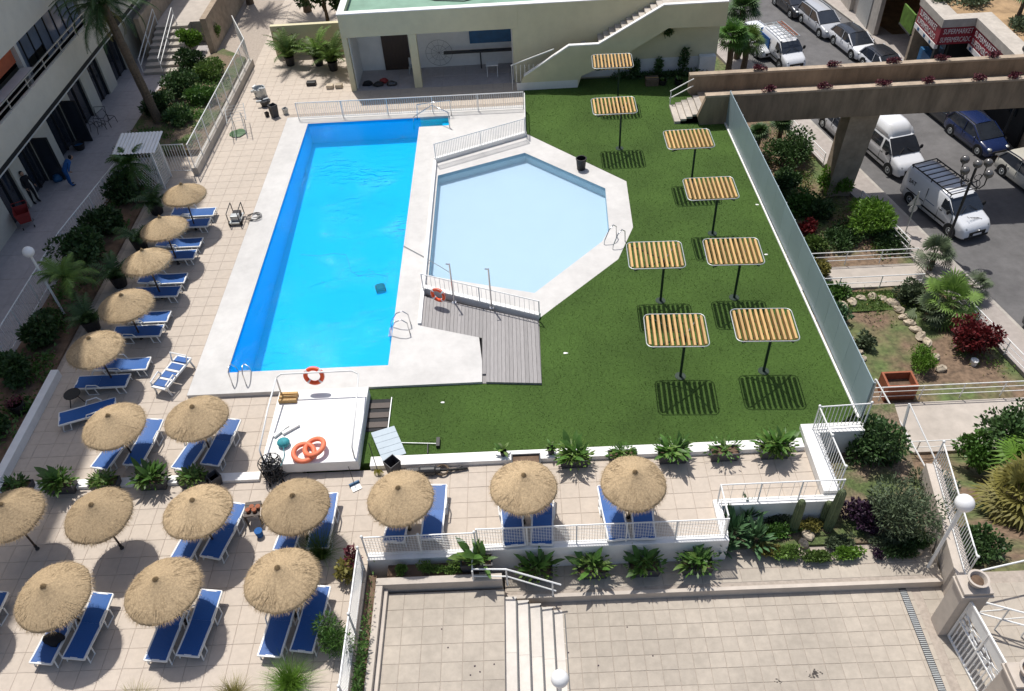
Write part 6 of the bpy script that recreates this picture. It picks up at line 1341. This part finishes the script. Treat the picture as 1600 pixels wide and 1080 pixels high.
# drying rack / steel frame and clutter near the top left of the pool
t = thing('drying_rack', 'metal drying rack standing at the fence left of the pool', 'rack', (-15.3,40.6,0), .3)
for s in (-1,1): MB().tube([(s*.3,-1.1,0),(s*.25,.0,1.0),(s*.3,1.1,0)], .02).build('leg_frame', 'galv', t); MB().tube([(s*.5,-1.0,1.0),(s*.5,1.0,1.0)], .02).build('side_bar', 'galv', t)
for k in range(6): MB().bar((-.5,-.9+.36*k,1.0),(.5,-.9+.36*k,1.0),.015,.015).build('bar', 'galv', t)
tag(MB().lathe([(.4,0),(.45,.05),(.2,.09)], 12, wob=.2).build('green_sheet', 'leaf_aloe', loc=(-15.35,40.2,0)), 'crumpled pale green sheet under the drying rack', 'sheet')
for (px, py, r_, h_, m, lb, nm) in [(430,182,.28,.7,'planter_grey','grey square pot with debris near the pool corner','stone_pot'),(447,178,.18,.35,'galv','small grey bucket right of the square pot','metal_bucket'),(418,182,.14,.25,'pot_black','small black pot left of the square pot','plant_pot'),(408,150,.4,.5,'galv','heap of grey machine parts by the fence','machine_heap'),(415,165,.3,.35,'dark_metal','dark machine part below the grey heap','machine_part')]:
    t = thing(nm, lb, 'pot' if 'pot' in nm else 'equipment', G(px,py,0)); MB().lathe([(r_*.8,0),(r_,h_),(r_*.85,h_),(r_*.75,h_*.6)], 4 if 'square' in lb else 10, wob=.15 if 'machine' in nm else 0).build('body', m, t)
    if 'machine' in nm: [MB().cbox((random.uniform(-.3,.3),random.uniform(-.3,.3),random.uniform(.1,h_+.1)),.3,.12,.1,random.random()*3).build('piece', random.choice(['galv','dark_metal','plastic_white']), t) for k in range(6)]
    else: MB().lathe([(r_*.75,h_*.58),(r_*.7,h_*.62)], 8).build('contents', 'soil', t)
for (px, py, w_, lb) in [(487,133,.55,'black box on the sunlit paving left of the pool house'),(516,138,.4,'pale stone block beside the black box, left one'),(530,137,.4,'pale stone block beside the black box, right one')]:
    p = G(px,py,0); tag(MB().box(-w_/2,-.15,0,w_/2,.2,.22).build('box', 'pot_black' if 'black' in lb[:6] else 'rock', loc=p, bevel=.03), lb, 'box')
# boxes behind the lawn, far corner
t = thing('cardboard_box', 'tan cardboard box in the shade below the stair', 'box', G(1018,132,ZL)); MB().box(-.35,-.25,0,.35,.25,.4).build('box', 'bark', t, bevel=.01); MB().box(-.36,-.03,.4,.36,.03,.405).build('tape', 'wood_slat', t)
for (px, py, lb) in [(1035,132,'black planter beside the cardboard box, with seedlings'),(1060,132,'dry potted plant near the bridge steps')]: pot(lb, G(px,py,ZL), .25, .3, n=10)
for i, (px, py) in enumerate([(1008,105),(1035,103),(1060,100)]):
    bush('wall_plant', ['thin dark climber on the pool house wall, left one','thin dark climber on the pool house wall, middle one','tall thin dark climber on the pool house wall, right one'][i], (*G(px,py,.1).xy[:],.1) if False else (6.6+1.35*i,44.1,.1), .3, 1.0+.5*(i == 2), 500, .14, 'leaf_dark', .02, ry=.15)
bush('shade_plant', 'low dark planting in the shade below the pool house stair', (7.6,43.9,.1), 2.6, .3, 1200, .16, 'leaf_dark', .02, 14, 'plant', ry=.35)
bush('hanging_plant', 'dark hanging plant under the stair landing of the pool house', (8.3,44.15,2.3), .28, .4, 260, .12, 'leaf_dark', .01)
p = G(1410,640,gz0); t = thing('planter_box', 'brown brick planter box beside the lower path railing', 'planter', (p.x,22.95*FS,gz0)); q = MB(); q.box(-.65,-.45,0,.65,-.36,.9); q.box(-.65,.36,0,.65,.45,.9); q.box(-.65,-.36,0,-.56,.36,.9); q.box(.56,-.36,0,.65,.36,.9); q.build('wall', 'terracotta', t); MB().box(-.56,-.36,0,.56,.36,.5).build('soil', 'soil', t)
tag(MB().lathe([(.14,0),(.17,.3),(.13,.3)], 10).build('white_pot', 'plastic_white', loc=G(1520,570,gz0)), 'small white pot lying under the red bush', 'pot')
for (px, py) in [(692,629),(884,552),(1197,398),(1183,320)]: tag(MB().lathe([(.05,0),(.06,.01),(.02,.02)], 6, wob=.3, sq=(1.5,.8)).build('paper_scrap', 'plastic_white', loc=G(px,py,ZL)), 'white paper scrap on the lawn', 'litter', 'paper scraps on the lawn')

# ================================================================ PEOPLE AND WALKWAY CLUTTER
def body(name, joints, edges, radii, m, parent):
    me = bpy.data.meshes.new(name); me.from_pydata(joints, edges, []); o = bpy.data.objects.new(name, me); col.objects.link(o); o.parent = parent
    sk_ = o.modifiers.new('skin', 'SKIN'); ss = o.modifiers.new('sub', 'SUBSURF'); ss.levels = 1; ss.render_levels = 2
    if not me.skin_vertices: me.skin_vertices.new() if hasattr(me.skin_vertices, 'new') else None
    for i, r in enumerate(radii): me.skin_vertices[0].data[i].radius = (r, r) if not isinstance(r, tuple) else r
    me.skin_vertices[0].data[0].use_root = True; me.materials.append(MATS[m]); 
    return o
def person(label, loc, rz, shirt, bend=0.0):
    t = thing('person', label, 'person', loc, rz); c, s = math.cos(bend), math.sin(bend)
    def B(x, y, z):
        z2 = z-.95; return (x, y*c-z2*s*1.0, .95+z2*c+y*s) if z > .95 else (x, y, z)
    J = [(0,0,.95),B(0,0,1.15),B(0,0,1.38),B(0,0,1.5), B(.17,0,1.42),B(.24,-.04,1.17),B(.24,-.16,.96), B(-.17,0,1.42),B(-.24,-.04,1.17),B(-.24,-.16,.96), (.1,0,.88),(.12,-.03,.5),(.13,.02,.1),(.13,-.14,.04), (-.1,0,.88),(-.12,-.01,.5),(-.13,.04,.1),(-.13,-.12,.04)]
    E_ = [(0,1),(1,2),(2,3),(2,4),(4,5),(5,6),(2,7),(7,8),(8,9),(0,10),(10,11),(11,12),(12,13),(0,14),(14,15),(15,16),(16,17)]
    Rr = [(.15,.11),(.14,.1),(.17,.11),.06,.07,.055,.045,.07,.055,.045,.1,.075,.05,.045,.1,.075,.05,.045]
    b = body('body', J, E_, Rr, shirt, t)
    hd = Vector(B(0,-.03,1.64)); h = MB().sphere(hd, .105, 16, 12, (.82,1,1.15)); h.sphere(hd+Vector((0,-.105,-.01)), .022, 8, 6, (.8,1,1.2))
    for sx in (-1,1): h.sphere(hd+Vector((sx*.09,.0,-.005)), .025, 8, 6, (.4,.8,1))
    h = h.build('head', 'skin', t, smooth=True); hr = MB().sphere(hd+Vector((0,.025,.03)), .108, 16, 12, (.86,.95,1.0)).build('hair', 'cloth_black', t, smooth=True)
    for sx in (-1,1): MB().sphere(hd+Vector((sx*.035,-.097,.01)), .012, 8, 6).build('eye', 'cloth_black', h)
    for sx in (-1,1):
        w_ = Vector(J[6] if sx > 0 else J[9]); q = MB(); q.sphere(w_+Vector((0,-.05,-.03)), .042, 10, 8, (.55,.9,1.1))
        for k in range(4): q.tube([w_+Vector((0,-.08+.0,-.05+.022*k-.03)), w_+Vector((-.01*sx,-.13,-.07+.02*k-.03)), w_+Vector((-.03*sx,-.15,-.1+.02*k-.03))], [.01,.009,.007], 5)
        q.tube([w_+Vector((-.01*sx,-.04,.0)), w_+Vector((-.05*sx,-.08,.0)), w_+Vector((-.06*sx,-.11,-.02))], [.011,.01,.008], 5); q.build('hand', 'skin', t, smooth=True)
    for sx in (-1,1): f_ = Vector(J[13] if sx > 0 else J[17]); MB().sphere(f_+Vector((0,.04,-.005)), .05, 10, 7, (.9,2.2,.75)).build('shoe', 'pot_black', t, smooth=True)
    return t
person('person in black standing with folded arms on the shaded walkway', G(57,316,0), 1.1, 'cloth_black')
person('person in blue bending over bags on the shaded walkway', G(112,290,0), 2.4, 'cloth_blue', .9)
for i, (px, py, m) in enumerate([(82,275,'cloth_blue'),(92,282,'blue_board'),(75,268,'galv')]): tag(MB().lathe([(.2,0),(.27,.15),(.2,.3),(.07,.36)], 10, wob=.2).build('bag', m, loc=G(px,py,0), smooth=True), ['blue bag on the walkway left of the bending person','dark blue bag nearest the bending person','grey bag farthest left beside the bending person'][i], 'bag')
t = thing('shopping_trolley', 'red trolley basket on wheels on the shaded walkway', 'trolley', G(45,352,0), .5)
q = MB(); q.add([(-.25,-.35,.35),(.25,-.35,.35),(.25,.3,.35),(-.25,.3,.35),(-.33,-.45,.9),(.33,-.45,.9),(.33,.4,.9),(-.33,.4,.9)], [(0,1,2,3),(0,4,5,1),(1,5,6,2),(2,6,7,3),(3,7,4,0)]); q.build('basket', 'red_plastic', t)
for sx in (-1,1):
    MB().tube([(sx*.25,.3,.3),(sx*.28,-.35,.12)], .02).build('frame', 'galv', t)
    for sy in (-.35,.3): MB().torus((sx*.25,sy,.07), .05, .02, 10, 6, 'x').build('wheel', 'rubber', t)
MB().tube([(-.33,.42,.9),(-.33,.55,1.0),(.33,.55,1.0),(.33,.42,.9)], .02).build('handle', 'red_plastic', t)
t = thing('tub', 'dark round tub standing on the shaded walkway', 'tub', G(126,233,0)); MB().lathe([(.22,0),(.32,.35),(.34,.36),(.3,.36),(.22,.08)], 18).build('tub', 'pot_black', t); MB().lathe([(.26,.2),(.26,.22)], 16).build('contents', 'blue_board', t)
for i, (px, py) in enumerate([(160,192),(172,195),(155,205)]):
    t = thing('bent_chair_frame', ['thin dark chair frame lying on the walkway, far one','thin dark chair frame lying on the walkway, right one','thin dark chair frame lying on the walkway, near one'][i], 'chair', G(px,py,0), i*1.3); MB().tube([(-.3,-.3,.02),(-.3,-.25,.4),(.3,-.25,.4),(.3,-.3,.02)], .018).build('front_legs', 'dark_metal', t); MB().tube([(-.3,.3,.02),(-.3,.2,.4),(-.3,.35,.8),(.3,.35,.8),(.3,.2,.4),(.3,.3,.02)], .018).build('back_frame', 'dark_metal', t); MB().tube([(-.3,-.25,.4),(-.3,.2,.4)], .015).build('seat_rail', 'dark_metal', t); MB().tube([(.3,-.25,.4),(.3,.2,.4)], .015).build('seat_rail', 'dark_metal', t)
